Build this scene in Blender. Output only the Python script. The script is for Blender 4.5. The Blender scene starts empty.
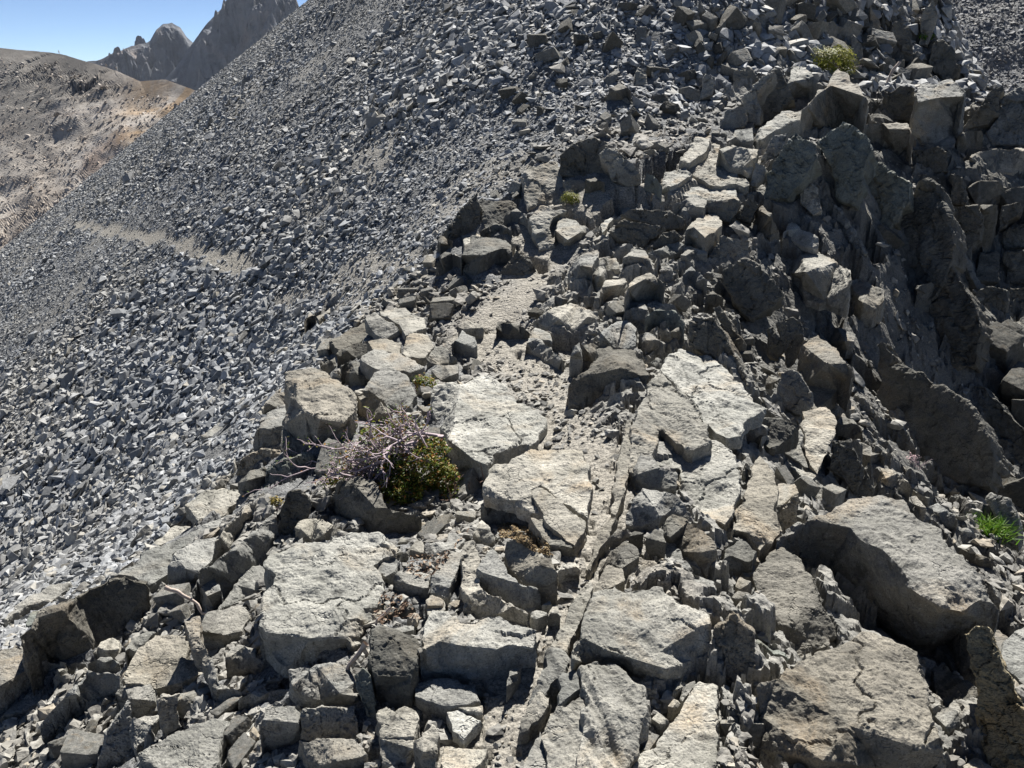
import bpy, bmesh, math, random, time
import numpy as np
from mathutils import Vector, Matrix
from mathutils.geometry import delaunay_2d_cdt
T0 = time.time()
scene = bpy.context.scene
col = scene.collection
random.seed(7)
rng = np.random.default_rng(7)
R = math.radians

# ------------------------------------------------------------------ camera
W, H = 1024, 768
FPX = 887.0
PITCH = R(20.0)
cam_d = bpy.data.cameras.new('camera')
cam = bpy.data.objects.new('camera', cam_d)
col.objects.link(cam)
cam_d.sensor_width = 36.0
cam_d.lens = FPX / W * 36.0
cam_d.clip_start = 0.05
cam_d.clip_end = 20000
cam.location = (0, 0, 0)
cam.rotation_euler = (math.pi / 2 - PITCH, 0, 0)
scene.camera = cam
CP, SP = math.cos(PITCH), math.sin(PITCH)

def ray(px, py):
    """direction with unit depth along the view axis for a photo pixel"""
    u = (px - W / 2) / FPX
    v = (H / 2 - py) / FPX
    return np.array([u, CP + v * SP, -SP + v * CP])

# ------------------------------------------------------------------ noise
def _hash(ix, iy, iz, seed):
    h = (ix * 374761393 + iy * 668265263 + iz * 2147483647 + seed * 974634777) & 0xFFFFFFFF
    h = ((h ^ (h >> 13)) * 1274126177) & 0xFFFFFFFF
    h = h ^ (h >> 16)
    return (h & 0xFFFF) / 32767.5 - 1.0

def vnoise(p, seed=0):
    p = np.asarray(p, dtype=np.float64)
    i = np.floor(p).astype(np.int64)
    f = p - i
    f = f * f * f * (f * (f * 6 - 15) + 10)
    out = 0
    for dx in (0, 1):
        wx = f[:, 0] if dx else 1 - f[:, 0]
        for dy in (0, 1):
            wy = f[:, 1] if dy else 1 - f[:, 1]
            for dz in (0, 1):
                wz = f[:, 2] if dz else 1 - f[:, 2]
                out = out + wx * wy * wz * _hash(i[:, 0] + dx, i[:, 1] + dy, i[:, 2] + dz, seed)
    return out

def fbm(p, octaves=4, seed=0, gain=0.5):
    a, s, out = 1.0, 1.0, 0
    for k in range(octaves):
        out = out + a * vnoise(np.asarray(p) * s + 13.7 * k, seed + k)
        a *= gain
        s *= 2.03
    return out

# ------------------------------------------------------------------ terrain
def scree_plane(x, y):
    xe = np.where(x < 14, x, 14 + (x - 14) * 0.1)
    return -3.8 + 0.705 * xe + 0.396 * y - 0.00235 * np.where(y > 0, y, 0) ** 2

def pix_t(px, py, t):
    return tuple(ray(px, py) * t)

CTRL = []           # x, y, z
for px, py, t in [
    (520,768,2.2),(540,500,3.5),(540,370,5.0),(560,260,6.3),(600,160,7.3),(700,100,8.6),(830,70,9.5),(860,0,10.3),(700,0,9.5),(780,0,9.8),(620,0,9.7),(540,0,10.6),(462,515,3.7),
    (300,450,4.25),(230,520,3.9),(100,690,3.15),(0,745,3.05),(-60,660,4.0),(180,540,4.4),(350,340,5.9),(420,280,6.6),(440,235,7.1),
    (400,600,2.9),(700,560,3.05),(700,430,3.85),(640,300,5.5),(840,700,2.65),(950,620,3.7),(870,610,3.45),(800,480,3.95),(880,430,5.1),
    (780,400,4.6),(720,200,6.5),(760,150,7.4),(830,170,7.0),(760,280,6.0),(950,450,6.3),(1010,500,6.0),(1060,700,3.0),(1000,300,7.6),
    (1000,130,8.7),(940,95,9.5),(900,60,10.0),(930,0,12.0),(880,330,6.4),(930,400,6.5),(1060,420,6.6),(960,200,8.0),(1060,120,8.8)]:
    CTRL.append(pix_t(px, py, t))
for px, py in [(150,450),(0,400),(300,300),(200,245),(400,200),(450,130),(500,80),(450,0),(310,20),(0,600),(100,520),(20,260),(120,350),(230,410),(340,120),(-80,500)]:
    d = ray(px, py)
    ts = np.geomspace(2, 70, 4000)
    zz = scree_plane(ts * d[0], ts * d[1]) - ts * d[2]
    k = int(np.argmax(zz > 0)) if (zz > 0).any() else None
    if k:
        CTRL.append(tuple(d * ts[k]))
CTRL += [(0,0,-1.65),(0.5,-1,-1.7),(-0.8,-1,-2.0),(-2.5,-1,-3.2),(-2.2,0.8,-2.9),(1.6,0.6,-1.9),(3,1,-2.6),(5,2.5,-3.4),(6,6,-3.2),(8,9,-4.0),
         (7,14,-6),(5.8,17,-4),(9,20,-12),(12,30,-24),(12,12,-6),(12,3,-5),(0,-3,-1.8),(3,-3,-3),(-3,-3,-3.6),(9,26,-18),(5,13.5,0.6),
         (3,16,3.0)]
CTRL += [(x_, y_, float(scree_plane(np.float64(x_), np.float64(y_)))) for x_, y_ in ((1,16),(2,25),(-4,20),(-8,30))]
CTRL = [c for c in CTRL]
CX = np.array([c[0] for c in CTRL]); CY = np.array([c[1] for c in CTRL])
CR = np.array([c[2] for c in CTRL]) - scree_plane(CX, CY)
def _kern(r2):
    return np.sqrt(r2 + 0.09)
_K = _kern((CX[:, None] - CX) ** 2 + (CY[:, None] - CY) ** 2) - 0.02 * np.eye(len(CX))
_A = np.block([[_K, np.ones((len(CX), 1))], [np.ones((1, len(CX))), np.zeros((1, 1))]])
_sol = np.linalg.solve(_A, np.append(CR, 0))
CW, CC = _sol[:-1], _sol[-1]

def smooth(a, b, x):
    t = np.clip((x - a) / (b - a), 0, 1)
    return t * t * (3 - 2 * t)

def ground_base(x, y):
    x = np.asarray(x, float); y = np.asarray(y, float)
    xc = np.clip(x, -9, 13); yc = np.clip(y, -3, 32)
    out = np.empty_like(xc)
    fx, fy, fo = xc.ravel(), yc.ravel(), out.ravel()
    for s in range(0, len(fx), 40000):
        e = s + 40000
        r2 = (fx[s:e, None] - CX) ** 2 + (fy[s:e, None] - CY) ** 2
        fo[s:e] = _kern(r2) @ CW + CC
    res = fo.reshape(xc.shape)
    fade = 1 - smooth(-2.0, -6.0, -x * -1.0) if False else smooth(-7.5, -3.0, x)
    far = np.where(x < 6, 1 - smooth(26, 34, y), 1.0)
    res = res * np.maximum(fade, 0.0) * far
    return scree_plane(x, y) + res

def ground(x, y):
    return ground_base(x, y)

def hit(px, py, t0=1.0, t1=75.0, n=2500):
    d = ray(px, py)
    ts = np.geomspace(t0, t1, n)
    g = ground_base(ts * d[0], ts * d[1]) - ts * d[2]
    w = np.nonzero(g > 0)[0]
    if len(w) == 0:
        return None
    k = int(w[0])
    if k == 0:
        return d * ts[0]
    a, b = g[k - 1], g[k]
    t = ts[k - 1] + (ts[k] - ts[k - 1]) * (-a) / (b - a)
    return d * t

# ------------------------------------------------------------------ helpers
def tag(o, label=None, cat=None, group=None, kind=None):
    if label: o['label'] = label
    if cat: o['category'] = cat
    if group: o['group'] = group
    if kind: o['kind'] = kind
    return o

def mesh_np(name, verts, faces, mat=None, smooth_shade=False):
    """faces: (n,3) or (n,4) int array"""
    me = bpy.data.meshes.new(name)
    verts = np.asarray(verts, dtype=np.float32); faces = np.asarray(faces, dtype=np.int32)
    k = faces.shape[1]
    me.vertices.add(len(verts)); me.vertices.foreach_set('co', verts.ravel())
    me.loops.add(faces.size); me.loops.foreach_set('vertex_index', faces.ravel())
    me.polygons.add(len(faces))
    me.polygons.foreach_set('loop_start', np.arange(0, faces.size, k, dtype=np.int32))
    me.polygons.foreach_set('use_smooth', np.full(len(faces), smooth_shade, dtype=bool))
    me.update(calc_edges=True)
    if mat: me.materials.append(mat)
    return me

def link(name, me, loc=(0, 0, 0), parent=None):
    o = bpy.data.objects.new(name, me)
    o.location = loc
    col.objects.link(o)
    if parent: o.parent = parent
    return o

def empty(name, loc):
    o = bpy.data.objects.new(name, None)
    o.location = loc; o.empty_display_size = 0.1
    col.objects.link(o)
    return o

def blocks(x, y, size, seed, ang_, stretch):
    ca, sa = math.cos(ang_), math.sin(ang_)
    wx = 0.10 * size * fbm(np.stack([x * 4 / size, y * 4 / size, x * 0], 1), 2, seed + 70); wy = 0.10 * size * fbm(np.stack([x * 4 / size, y * 4 / size, x * 0 + 9], 1), 2, seed + 71)
    u = ((x + wx) * ca + (y + wy) * sa) / (size * stretch); v = (-(x + wx) * sa + (y + wy) * ca) / size
    iu, iv = np.floor(u).astype(np.int64), np.floor(v).astype(np.int64)
    best = np.full(x.shape, 1e9); sec = np.full(x.shape, 1e9); z = np.zeros(x.shape)
    for du in (-1, 0, 1):
        for dv in (-1, 0, 1):
            a_, b_ = iu + du, iv + dv; o0 = a_ * 0
            cu = a_ + 0.5 + 0.42 * _hash(a_, b_, o0, seed); cv = b_ + 0.5 + 0.42 * _hash(a_, b_, o0 + 1, seed)
            d = np.abs(u - cu) + np.abs(v - cv) * 0.9 + 0.25 * np.hypot(u - cu, v - cv)
            h = _hash(a_, b_, o0 + 2, seed) + 0.9 * _hash(a_, b_, o0 + 3, seed) * (u - cu) + 0.9 * _hash(a_, b_, o0 + 4, seed) * (v - cv)
            m = d < best
            sec = np.where(m, best, np.minimum(sec, d)); z = np.where(m, h, z); best = np.where(m, d, best)
    return z, sec - best

SKY_STRENGTH = 0.05
SUN_STRENGTH = 5.0
EXPOSURE = 1.2
MIN_GRAZE = 15.0
DEPTH = {}
# rocks whose traced side is a steep face: (words of the label, tilt of the face from level, depth of the block behind it, turn of the face)
FACE = [(w, (t, d, a)) for w, t, d, a in [
 
 ('smooth dark four sided slab', 62, 0.5, -12), ('tallest dark fin', 62, 0.45, -25), ('thin sunlit sliver', 36, 0.4, 35), ('dark lichen blotched fin', 62, 0.5, -25),
 ('greenish grey rounded slab', 58, 0.5, -15), ('two ridged bluish slab', 62, 0.5, -20), ('long narrow slab with a lit crest', 56, 0.5, -20), ('shaded cliff', 70, 0.9, -10),
 ('massive dark outcrop', 56, 0.6, -20), ('dark slanting rock at the right edge', 58, 0.6, -20), ('dark sharp fin against', 65, 0.5, -10), ('dark recess block', 66, 0.7, 0),
 ('dark shaded boulder face', 62, 0.5, -10), ('tall ochre rock', 58, 0.5, 0), ('square brown boulder', 32, 0.6, 10), ('dark leaning slab at the left', 60, 0.5, 20),
 ('dark pointed wedge in front', 58, 0.6, -5), ('upright shaded rock under', 60, 0.5, 0), ('upright shaded rock above', 60, 0.5, 0), ('dark tall block left', 62, 0.6, 0),
 ('tan pillar', 64, 0.6, 0), ('dark hunched rock on the right', 62, 0.7, 0), ('dark jagged pinnacle', 64, 0.6, 0), ('tan tooth', 60, 0.6, 10), ('grey pointed rock just right', 62, 0.6, 0),
 ('bright triangular rock', 46, 0.6, 10), ('upright grey stone in the dark slope', 58, 0.6, 0), ('brownish rock in the dark slope', 58, 0.6, 0), ('dark upright fin of rock', 60, 0.4, 0),
 ('dark peaked stone', 62, 0.6, 0), ('round headed grey', 58, 0.6, 0), ('dark triangular stone behind', 62, 0.6, 0), ('blue shaded', 62, 0.6, 0), ('white upright shard', 16, 0.10, 0),
 ('small pale face', 24, 0.10, 0), ('brown shaded rock right', 60, 0.6, 0), ('dark overhang', 62, 0.6, 0), ('dark slanted stone', 62, 0.6, 0), ('long curved dark ridge', 54, 0.5, -25),
 ('dark domed boulder', 62, 0.6, 0), ('dark brown domed', 62, 0.6, 0), ('layer of the dark layered', 55, 0.5, 10), ('dark square block', 64, 0.8, 0), ('tapering block', 66, 0.8, 0),
 ('grey blue block below', 58, 0.6, 0), ('dark thin rock behind', 56, 0.5, -20), ('block in deep shadow', 50, 0.6, 0), ('mottled olive', 46, 0.5, -20), ('mottled tan block under', 58, 0.6, -10),
 ('thin slab leaning on the left', 60, 0.4, -30), ('brown shaded block', 56, 0.6, 0), ('dark angular block right', 58, 0.6, 0), ('rock pillar at the right edge', 52, 0.6, -15),
 ('grey green rock between', 54, 0.5, -10), ('dark pyramid', 50, 0.6, 0), ('bluish stone standing', 55, 0.5, 0), ('lit sloping slab', 42, 0.4, 20), ('grey sloping boulder', 58, 0.7, -20)]]
HAZE = 0.00003
ROCK_DATA = r"""
A|boulder|d|200|80,240 190,130 350,40 500,-10 590,20 590,110,.6 520,245,.1 480,275,0 370,320,0 285,345,0 160,330,0 105,295,.2|245,137,1.05 490,12,1|large dark grey boulder split by a straight vertical crack beside the scree
A|rock_slab|g|110|-60,330 60,265 165,335 235,350,.8 205,425,0 0,550,0 -60,580,0|150,350,1 0,440,1 -60,470,1|thick grey slab cut by the left picture edge below the cracked boulder
A|rock_slab|g|30|0,565 60,508 190,425 222,452 190,490 110,535 20,552||smooth pale slab lying in the dark hollow under the left edge slab
A|rock|g|150|155,600,.2 265,465,.8 345,375 475,388 480,440,.8 455,475,.4 330,510,.3 300,580,0 170,645,0|300,470,.9|rough hunched rock with a pale lit crest above the lower left gravel patch
A|stone|w|30|372,305 400,262 450,243 480,250 484,320,0 420,325,0 375,315,0||small whitish triangular stone resting against the cracked boulder
A|stone|g|35|350,352 400,322 445,318 478,345 478,385,0 420,378,0 355,368,0||small grey wedge stone directly under the whitish triangular stone
A|stone|t|20|265,352 300,345 345,350 340,365,0 270,388,0||flat tan chip tucked under the foot of the cracked boulder
A|stone|t|60|212,412,.3 238,340 265,345 265,395,.3 235,440,0||thin upright tan chip between the cracked boulder and the left hollow
A|boulder|t|60|490,400 540,310 620,230 690,226 755,240 750,300 740,332 795,330 818,388 728,425 722,468,.1 640,474,.1 625,450,.5 560,430,.8 500,430||broad buff and grey boulder left of the slab standing on edge
A|rock|g|60|460,470 540,410 600,430 630,455 632,555,0 520,550,0 515,490,.8 470,500,.3||angular grey block at the lower foot of the buff boulder
A|rock|g|60|500,300 530,245 590,215 625,225 545,310,.6 515,345,0 505,330,0||lichen speckled rock wedged between the cracked boulder and the buff boulder
A|rock_slab|g|60|735,178 800,152 808,200 800,240 850,335 880,430 965,462 940,505,0 870,510,0 835,410,.6 770,270,.6||long narrow slab standing on edge with a pale lit rim
A|rock|g|40|790,210 830,140 930,118 975,120 1002,165 965,220 890,235 815,222||flat topped speckled rock propped over the slab standing on edge
A|rock|g|120|632,500 650,478 690,478 722,470 706,530,.7 728,605,.1 650,650,0 640,580,.4||small upright shaded rock above the bottom left speckled slab
A|rock_slab|g|60|553,710 640,658 780,592 885,570 925,572 885,650 865,780 840,840 600,840 560,760,.6|650,790,.92|speckled granite slab with a dark stain cut by the bottom edge at left
A|rock|g|140|385,775,0 412,690,.6 425,620,.9 460,575 500,520 520,495 520,560 540,700 550,770,.2||dark upright fin of rock beside the lower left gravel patch
A|stone|g|50|520,560 600,555 640,560 605,600 545,700,.1 520,640,.2||squat stone between the dark fin and the upright shaded rock
A|rock_slab|g|25|15,175 90,100 200,30 280,20 270,55 200,105 120,115 40,160||long flat slab at the lower margin of the scree near the left edge
A|stone|b|25|100,190 125,140 185,138 180,155 110,200||bluish block leaning on the upper end of the cracked boulder
B|boulder|w|110|250,-44 285,-112 420,-149 510,-136 520,-166 620,-176 710,-166 790,-112 790,-90 695,-44 735,20 740,95 690,190,.6 625,310,.1 500,352,0 330,362,0 255,268,.1 245,200 255,70 300,-10|270,225,1 440,248,1 590,240,1 610,280,.9 530,-10,1.12 650,130,1|largest pale speckled boulder with a broad flat top in front of the bush
B|stone|g|40|695,-44 770,-90 800,-55 780,20,0 740,40,0||grey chip broken off the right corner of the largest pale boulder
B|rock_slab|g|50|355,375 600,352 625,420 640,520,0 540,510,.0 440,485,.1 370,455,.3|370,440,1 560,470,1 630,480,.9|shaded slab under the largest pale boulder with one sunlit corner
B|stone|b|120|615,395 650,368 685,395 708,510 705,575,0 665,560,0 640,480,.5||narrow bluish stone standing upright beside the dark pitted rock
B|rock|d|130|685,215 720,195 775,215 855,235 880,280 865,350 840,430,.7 845,520,0 790,505,0 720,450,.2 700,400,.6 672,330,.8|780,260,1.05|dark pitted rock tapering downwards between the pale boulder and tan topped block
B|rock|w|60|712,530 745,517 780,545 820,520 860,530 878,570 855,640 860,700,.2 760,760,0 725,755,0 718,650,.7|720,730,.8 850,690,.8|pale heart shaped rock near the bottom edge under the dark pitted rock
B|stone|t|60|855,660 895,625 930,585 960,630 955,770,0 890,760,0||cream pointed stone between the heart shaped rock and the dirt path
B|rock|g|50|395,655 620,650 670,705 660,770,0 540,790,0 430,740,.2||shaded block at the bottom edge with a small sunlit top strip
B|rock_slab|g|30|155,485 230,452 350,450 350,505,.2 240,515,0 165,500,0||thin shaded slab bridging towards the slab standing on edge
B|rock|g|50|100,325 145,275 225,285 225,320 330,350,.8 250,385,0 110,370,0||shaded rock with one small sunlit tip left below the largest boulder
B|rock|g|120|235,590 270,520 400,510 420,640,.2 400,700,0 270,690,0||rounded block deep in shadow beside the speckled bottom slab
B|rock|g|100|410,530 620,520 640,640 630,660,0 400,655,0||square block in deep shadow just above the strip lit bottom block
B|stone|d|25|750,150 800,120 860,120 840,160,0 770,170,0||dark stone in the nest of dead roots beside the largest boulder
B|rock_slab|g|15|745,200 860,195 855,215 790,230||small flat slab on top of the dark pitted rock
C|boulder|w|105|100,170 130,135 190,140 250,180 340,148 400,155 470,190 548,215 545,260 530,345,.1 400,385,0 260,395,0 90,390,0 70,340,.3 80,290|100,290,1 160,260,1 260,280,1 380,290,1 430,275,1 535,290,.95|oblong block with a sunlit cream top and dark straight front beside the path
H|rock|g|70|350,515 360,495 410,430 470,530 520,570 597,592 603,660,.1 560,690,0 460,640,0 360,580,.2|370,530,.95 470,560,1 590,600,1|upper step of the two stepped slab left of the path
H|rock_slab|t|50|280,470 300,410 345,405 365,500 360,580 460,640 550,690 555,735,0 400,690,0 300,680,0 280,600,.3|310,620,1 450,690,.9|lower L shaped step of the two stepped slab above the oblong block
H|rock|t|110|465,400 530,380 590,440 650,500 670,530 655,640,0 605,640,0 598,590,.4 520,565,.4 455,490,.4|500,400,1 600,500,1|pointed rock with a mossy shaded face and lit right side by the path
C|stone|w|25|520,150 545,135 588,145 590,180,0 545,195,0 522,180,0||white stone on the path at the foot of the mossy pointed rock
C|stone|w|35|592,160 610,118 635,120 642,160 630,180,0 595,182,0||white squarish stone on the path just right of another white stone
C|stone|g|25|565,115 600,95 608,115 590,140,0||grey pebble behind the two white stones on the path
H|stone|w|40|672,520 690,488 740,490 760,515 750,545,0 690,555,0||white banded stone on the narrow path right of the mossy pointed rock
G|rock_slab|t|24|200,290,.4 215,235,.6 228,120,.9 243,20 262,-70 286,-80 284,60 272,150 247,240 225,300,.6||long thin upturned slab edge along the right side of the narrow path
G|stone|t|22|95,515 125,430 165,365 200,300 225,305 195,385 160,440 130,515||short lit slab edge continuing the upturned edge down the path
C|rock_slab|t|36|600,300,.5 640,210 690,120 720,60 755,20 778,40 740,130 700,230 660,300 625,335,.4||tilted pale slab plate along the right edge of the path beside the streaked rounded boulder
C|rock_slab|g|44|520,500,.3 555,420 598,300 650,310 672,335 645,400,.9 605,430,.8 565,520,.4 530,560,.2||ragged grey slab plate at the right edge of the lower path
C|rock_slab|t|30|478,628,.1 515,525,.7 560,470 602,480 575,540,.8 510,615,.3||lowest ragged plate pointing down into the bottom dirt of the path
D|boulder|t|130|-110,330 -60,150 -20,70 60,35 110,50 250,45 300,110 370,130 430,150 440,190 410,270,.6 350,380,.2 250,460,.0 170,440,0 90,370,.1 0,340,.5 -90,370,.3|0,180,1.05 40,300,.95 130,330,.85 260,370,.8 190,210,1.1 240,300,.9 400,200,1|big rounded boulder with pale streaks and an overhanging front right of the path
C|boulder|t|80|720,450 725,370 790,340 860,350 980,450 985,560 960,680,.5 940,740,.2 850,800 700,800 735,600 745,470|880,400,1.1 860,560,1.1|blocky streaked boulder split by cracks at the bottom edge right of the path
C|rock|t|50|560,620 640,520 740,470 735,600 710,800 590,800 570,680||cracked left piece beside the blocky streaked boulder at the bottom
C|stone|g|60|640,500 650,390 700,370 720,385 720,450 640,510||small square piece in the crack above the blocky streaked boulder
C|rock_slab|g|30|480,800 520,700 560,620 580,680 595,800||flat leaf of slab dipping into the dirt at the bottom edge
C|rock_slab|w|6|185,540 240,535 290,560 325,580 290,610 255,655 210,620||pale flat flagstone sunk in the dirt path below the oblong block
C|rock_slab|w|6|160,740 180,680 260,690 350,690 330,740 280,790 170,800||pale flat flagstone sunk in the path at the bottom edge
C|stone|w|6|230,525 330,515 330,545 270,540||thin pale flake in the path at the edge of the oblong block's shadow
C|rock|g|20|60,420 160,410 300,430 320,500 180,520 60,480||low rock wholly inside the shadow of the oblong block
C|stone|g|30|425,440 440,375 485,360 470,420,0||small upright stone under the right end of the oblong block
C|stone|w|20|105,110 120,75 175,95 180,135 110,155||pale knob on the upper left corner of the oblong block
H|rock|g|40|165,545 200,470 235,438 285,450 280,500 240,590 235,640,.2 160,610,.3||tall grey slabby stone left of the two stepped slab
H|stone|g|30|140,640 165,615 215,640 215,690,0 145,690,0||grey stone between the tall slabby stone and the oblong block
H|rock|g|50|12,545 40,520 160,540 155,590 140,640,0 60,620,0 15,580,.2||grey brick shaped stone right of the largest pale boulder
H|stone|w|30|40,465 105,392 125,400 152,475 130,485,0 45,480,0|125,450,.9|pale pyramid stone at the lower edge of the bush shadow
H|stone|g|30|135,420 175,405 225,405 230,370 265,368 303,395 270,430 215,440 165,475,.1 140,450,.4||flat stepped stone right of the pale pyramid stone
H|stone|t|25|30,410 45,388 70,395 65,430,0 35,430,0||tiny tan stone left of the pale pyramid stone
H|stone|w|35|330,375 365,315 400,345 420,400 415,420,.1 340,400,.1||pale triangular stone at the right end of the bush's dark pit
H|rock_slab|g|45|362,255 400,240 470,260 550,300 560,330 480,320,.3 440,325,0 370,295,.1|380,270,.9 470,285,.9|rounded ledge tucked beneath the broad flat slab by the bush pit
H|rock_slab|w|45|375,180 390,120 410,100 470,95 560,30 700,30 770,40 790,120 800,240 790,310 690,250 600,180 560,200 610,300,.4 560,290,.3 470,240,.4 380,220,.5|400,190,.95 520,240,.9|broad pale flat slab with a dark crack at its lower right beside the path
H|rock_slab|t|40|560,205 590,185 700,260 785,325 780,370 740,420 700,400 620,320 610,300||split off tongue of the broad pale slab below its crack
H|rock_slab|t|30|560,305 640,310 700,370 740,410 735,460,0 690,450,0 640,420,.4||lowest rounded shelf below the split off tongue of the pale slab
K|boulder|w|110|120,365 150,330 240,335 330,300 420,340 455,395 540,440 580,490 540,570 450,580 370,620 350,660 330,680,.6 240,700,0 190,620,0 160,520,.1 125,430,.5|200,560,.95 300,640,.95|great pale slab rising right behind the bush with a thin root crack
K|boulder|d|100|670,360,.3 690,310,.8 760,280 790,200 880,190 940,200 985,260 1000,300 970,400,.1 860,405,0 740,425,0 675,415,0|760,300,.95 890,270,1.25 960,300,.9 850,230,1.35|dark rounded boulder with a blunt shaded face right of the stony path
K|stone|g|90|680,290,0 690,180 720,165 730,240,.5 720,290,0||small upright stone at the left shoulder of the dark blunt boulder
K|stone|d|60|730,180 800,160 800,230,.2 750,265,0 730,240,0||dark stone on the left shoulder of the dark blunt boulder
K|rock|g|60|800,130 860,90 910,80 950,110 945,180 880,190,.3 810,200,.0 790,160,.5||folded rock on top of the dark blunt boulder
K|rock|w|45|530,85,.3 600,35 680,10 790,45 795,105,0 700,120,0 640,112,0 545,98,0|640,75,.9 750,65,1|bright flat topped rock lying in the middle of the path
K|rock|g|40|505,170 515,150 570,160 600,180 650,235 665,260,0 635,270,0 580,240,0 510,195,.2|560,175,.9|wedge shaped rock slanting down into the sandy path bend
K|stone|g|30|520,150 540,110 600,130 610,165 570,160||grey stone between the path wedge rock and the bright flat topped rock
K|stone|d|35|385,110 390,85 440,90 500,110 520,135,.2 460,140,0 390,130,0||low dark stone above the sandy path bend
K|rock|g|40|205,175 250,120 300,145 310,180 260,215,0 215,200,0||grey peaked rock at the left edge of the sandy path bend
K|stone|t|30|230,105 265,75 335,110 335,145,0 290,140,0||tan grey stone just above the grey peaked rock left of the path
K|rock|w|30|25,150 40,130 115,135 140,185 100,230 25,230 10,245,0 5,210,.5||white squared block on the ridge left of the sandy path bend
K|stone|t|40|105,235 140,185 190,190 230,235 225,260,.2 130,265,.1||tan cornered stone against the lower right of the white squared block
K|stone|g|35|125,280 150,260 235,255 235,290 205,335,0 165,320,.2||grey stone beside the little green shrub
J|boulder|t|170|340,290 400,278 480,278 560,320 620,380 625,430 600,480,.8 560,520,.5 490,580,.1 420,610,0 335,630,0 325,560,.2 350,440,.5 370,380,.8 340,330,.9|390,330,1 385,400,.95 420,450,.95 480,475,1 570,490,.95 480,320,1.1|big squared boulder with an orange tan top at the scree edge above the bush
J|rock|d|60|560,260 600,240 680,255 720,280 650,350,.1 625,350,.0 580,290,.4||rounded rock with a black shaded front right of the orange topped boulder
J|rock_slab|g|40|640,230 700,195 800,210 900,265 840,290 720,280 650,245||smooth grey slab behind the little green shrub
J|rock|g|50|650,360 700,290 760,270 830,300 870,380 840,420 780,440,.1 700,380,.4|720,320,.9|smooth rounded grey rock with a small hollow left of the little green shrub
J|rock|t|70|630,385 650,373 760,430 770,450 740,500,0 680,490,0 635,430,.3|640,400,.9 740,450,.9|wedge with a bright narrow top rising behind the bare bush twigs
J|rock|g|80|210,570,.2 230,510 270,450 350,420 350,500 320,590,.2 265,590,0||dark shard leaning on the left side of the orange topped boulder
J|rock|b|100|265,680,0 320,640 440,610 470,650 450,740,.2 300,790,0 260,740,.2||blue shaded block below the orange topped boulder
J|stone|t|50|145,700,.3 160,640 250,590 320,600 325,635 270,660 180,700,.1||lichen capped stone at the scree edge left of the blue shaded block
J|stone|d|60|150,735,.1 200,680 260,665 265,760,0 180,780,0||dark stone under the lichen capped stone at the scree edge
J|stone|g|40|245,430 300,370 350,365 345,420,.1 270,450,0||small grey stone behind the left corner of the orange topped boulder
J|rock|g|40|660,70 700,45 770,90 800,115 740,160,.1 690,125,.2||grey block with a shaded front at the top left of the ridge slabs
J|rock_slab|t|20|715,40 780,30 900,70 910,110 820,140 800,100||flat pale tan slab at the upper left of the ridge slabs
J|rock_slab|t|15|670,165 720,150 805,170 800,215 690,200||small flat tan slab left of the white squared block
J|rock_slab|d|20|515,165 600,110 690,85 680,130 640,170 560,200||dark slab sloping off the ridge into the scree
J|rock|d|40|545,215 620,165 670,175 665,225,.1 580,240,0||dark block just above the rock with a black shaded front
J|stone|t|30|480,265 540,225 550,270,0 490,285,0||brownish stone behind the orange topped boulder at the scree edge
J|stone|g|50|415,85 440,45 465,75 450,100,0 420,118,0||dark pointed stone alone in the scree above the orange topped boulder
J|stone|g|15|465,65 520,30 530,45 475,80||pale flake right next to the dark pointed stone in the scree
U|stone|g|20|800,140 850,110 900,85 925,110 880,140 820,150||flat grey slab in the scree left of the dark leaning shard
U|stone|g|30|770,210,0 840,180 910,185 920,215 850,230 790,225,0||pale broad stone half sunk in the scree near the lichen capped stone
U|rock_slab|t|30|740,420 830,355 960,355 980,380 880,470 790,480||rust stained flat slab at the top of the left ridge slabs
U|boulder|g|70|690,610 780,560 870,545 860,600 850,640 790,690 800,720,.1 740,740,0 690,720,.1 670,690,.4||grey boulder with a scooped shaded foot above the dead branch
U|rock_slab|g|20|440,700 600,600 740,540 860,480 980,425 975,470 870,555 780,565 690,615 680,690 600,740 500,700||long smooth grey slab sloping down towards the scree at left
U|rock_slab|t|20|590,590 700,500 780,510 740,550 640,580||pale pinkish slab on the scree side of the long smooth slab
I|rock|g|110|70,525 230,410 375,292 392,320,.9 375,420,.2 320,490,0 240,560,0 150,620,0 130,540,.5|130,510,.95 225,440,.95 300,380,.95|long bar of rock with a lit top and black pitted side
I|rock|g|70|45,605 80,550 130,530 165,600 170,640,0 110,690,0 80,620,.3||grey stone at the lower end of the long pitted bar
I|rock_slab|g|30|155,675 200,600 265,510 320,505 372,545 300,600 305,620,.3 230,650,.2||pale triangular plate between the pitted bar and the largest boulder
I|rock|d|140|390,390,0 400,290,.7 430,205 480,195 530,250 520,290,.5 460,370,0||upright shaded rock under the left end of the bare twigs
I|stone|w|35|460,350 480,320 560,305 600,330 660,370 600,385,.3 580,410,0 480,395,0||white slab striped by twig shadows behind the largest boulder
I|boulder|d|110|610,230,.3 630,170 700,140 780,150 800,200 830,270 960,310,.7 940,370,.1 860,395,0 760,360,0 660,300,.1|700,180,1 780,270,.9|dark rounded boulder half under the bush with twig shadows
I|rock_slab|t|70|125,475,.1 140,400 255,270 275,250 300,260 290,310,.3 250,360,0||narrow pale rimmed slab left of the yellow tuft
L|rock_slab|w|30|240,275 310,195 430,215 520,290 590,370 650,440 580,490 570,540 520,550 460,530 400,470 390,420 330,370||broad finely striated pale slab sloping at the centre right
L|rock_slab|t|50|120,690,.4 130,540,.8 190,340 240,278 330,372 395,430 440,560 375,600,.9 300,570,.6 245,510,.8 215,600,.8 160,700,.4||buckled middle slab just below the finely striated pale slab
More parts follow.
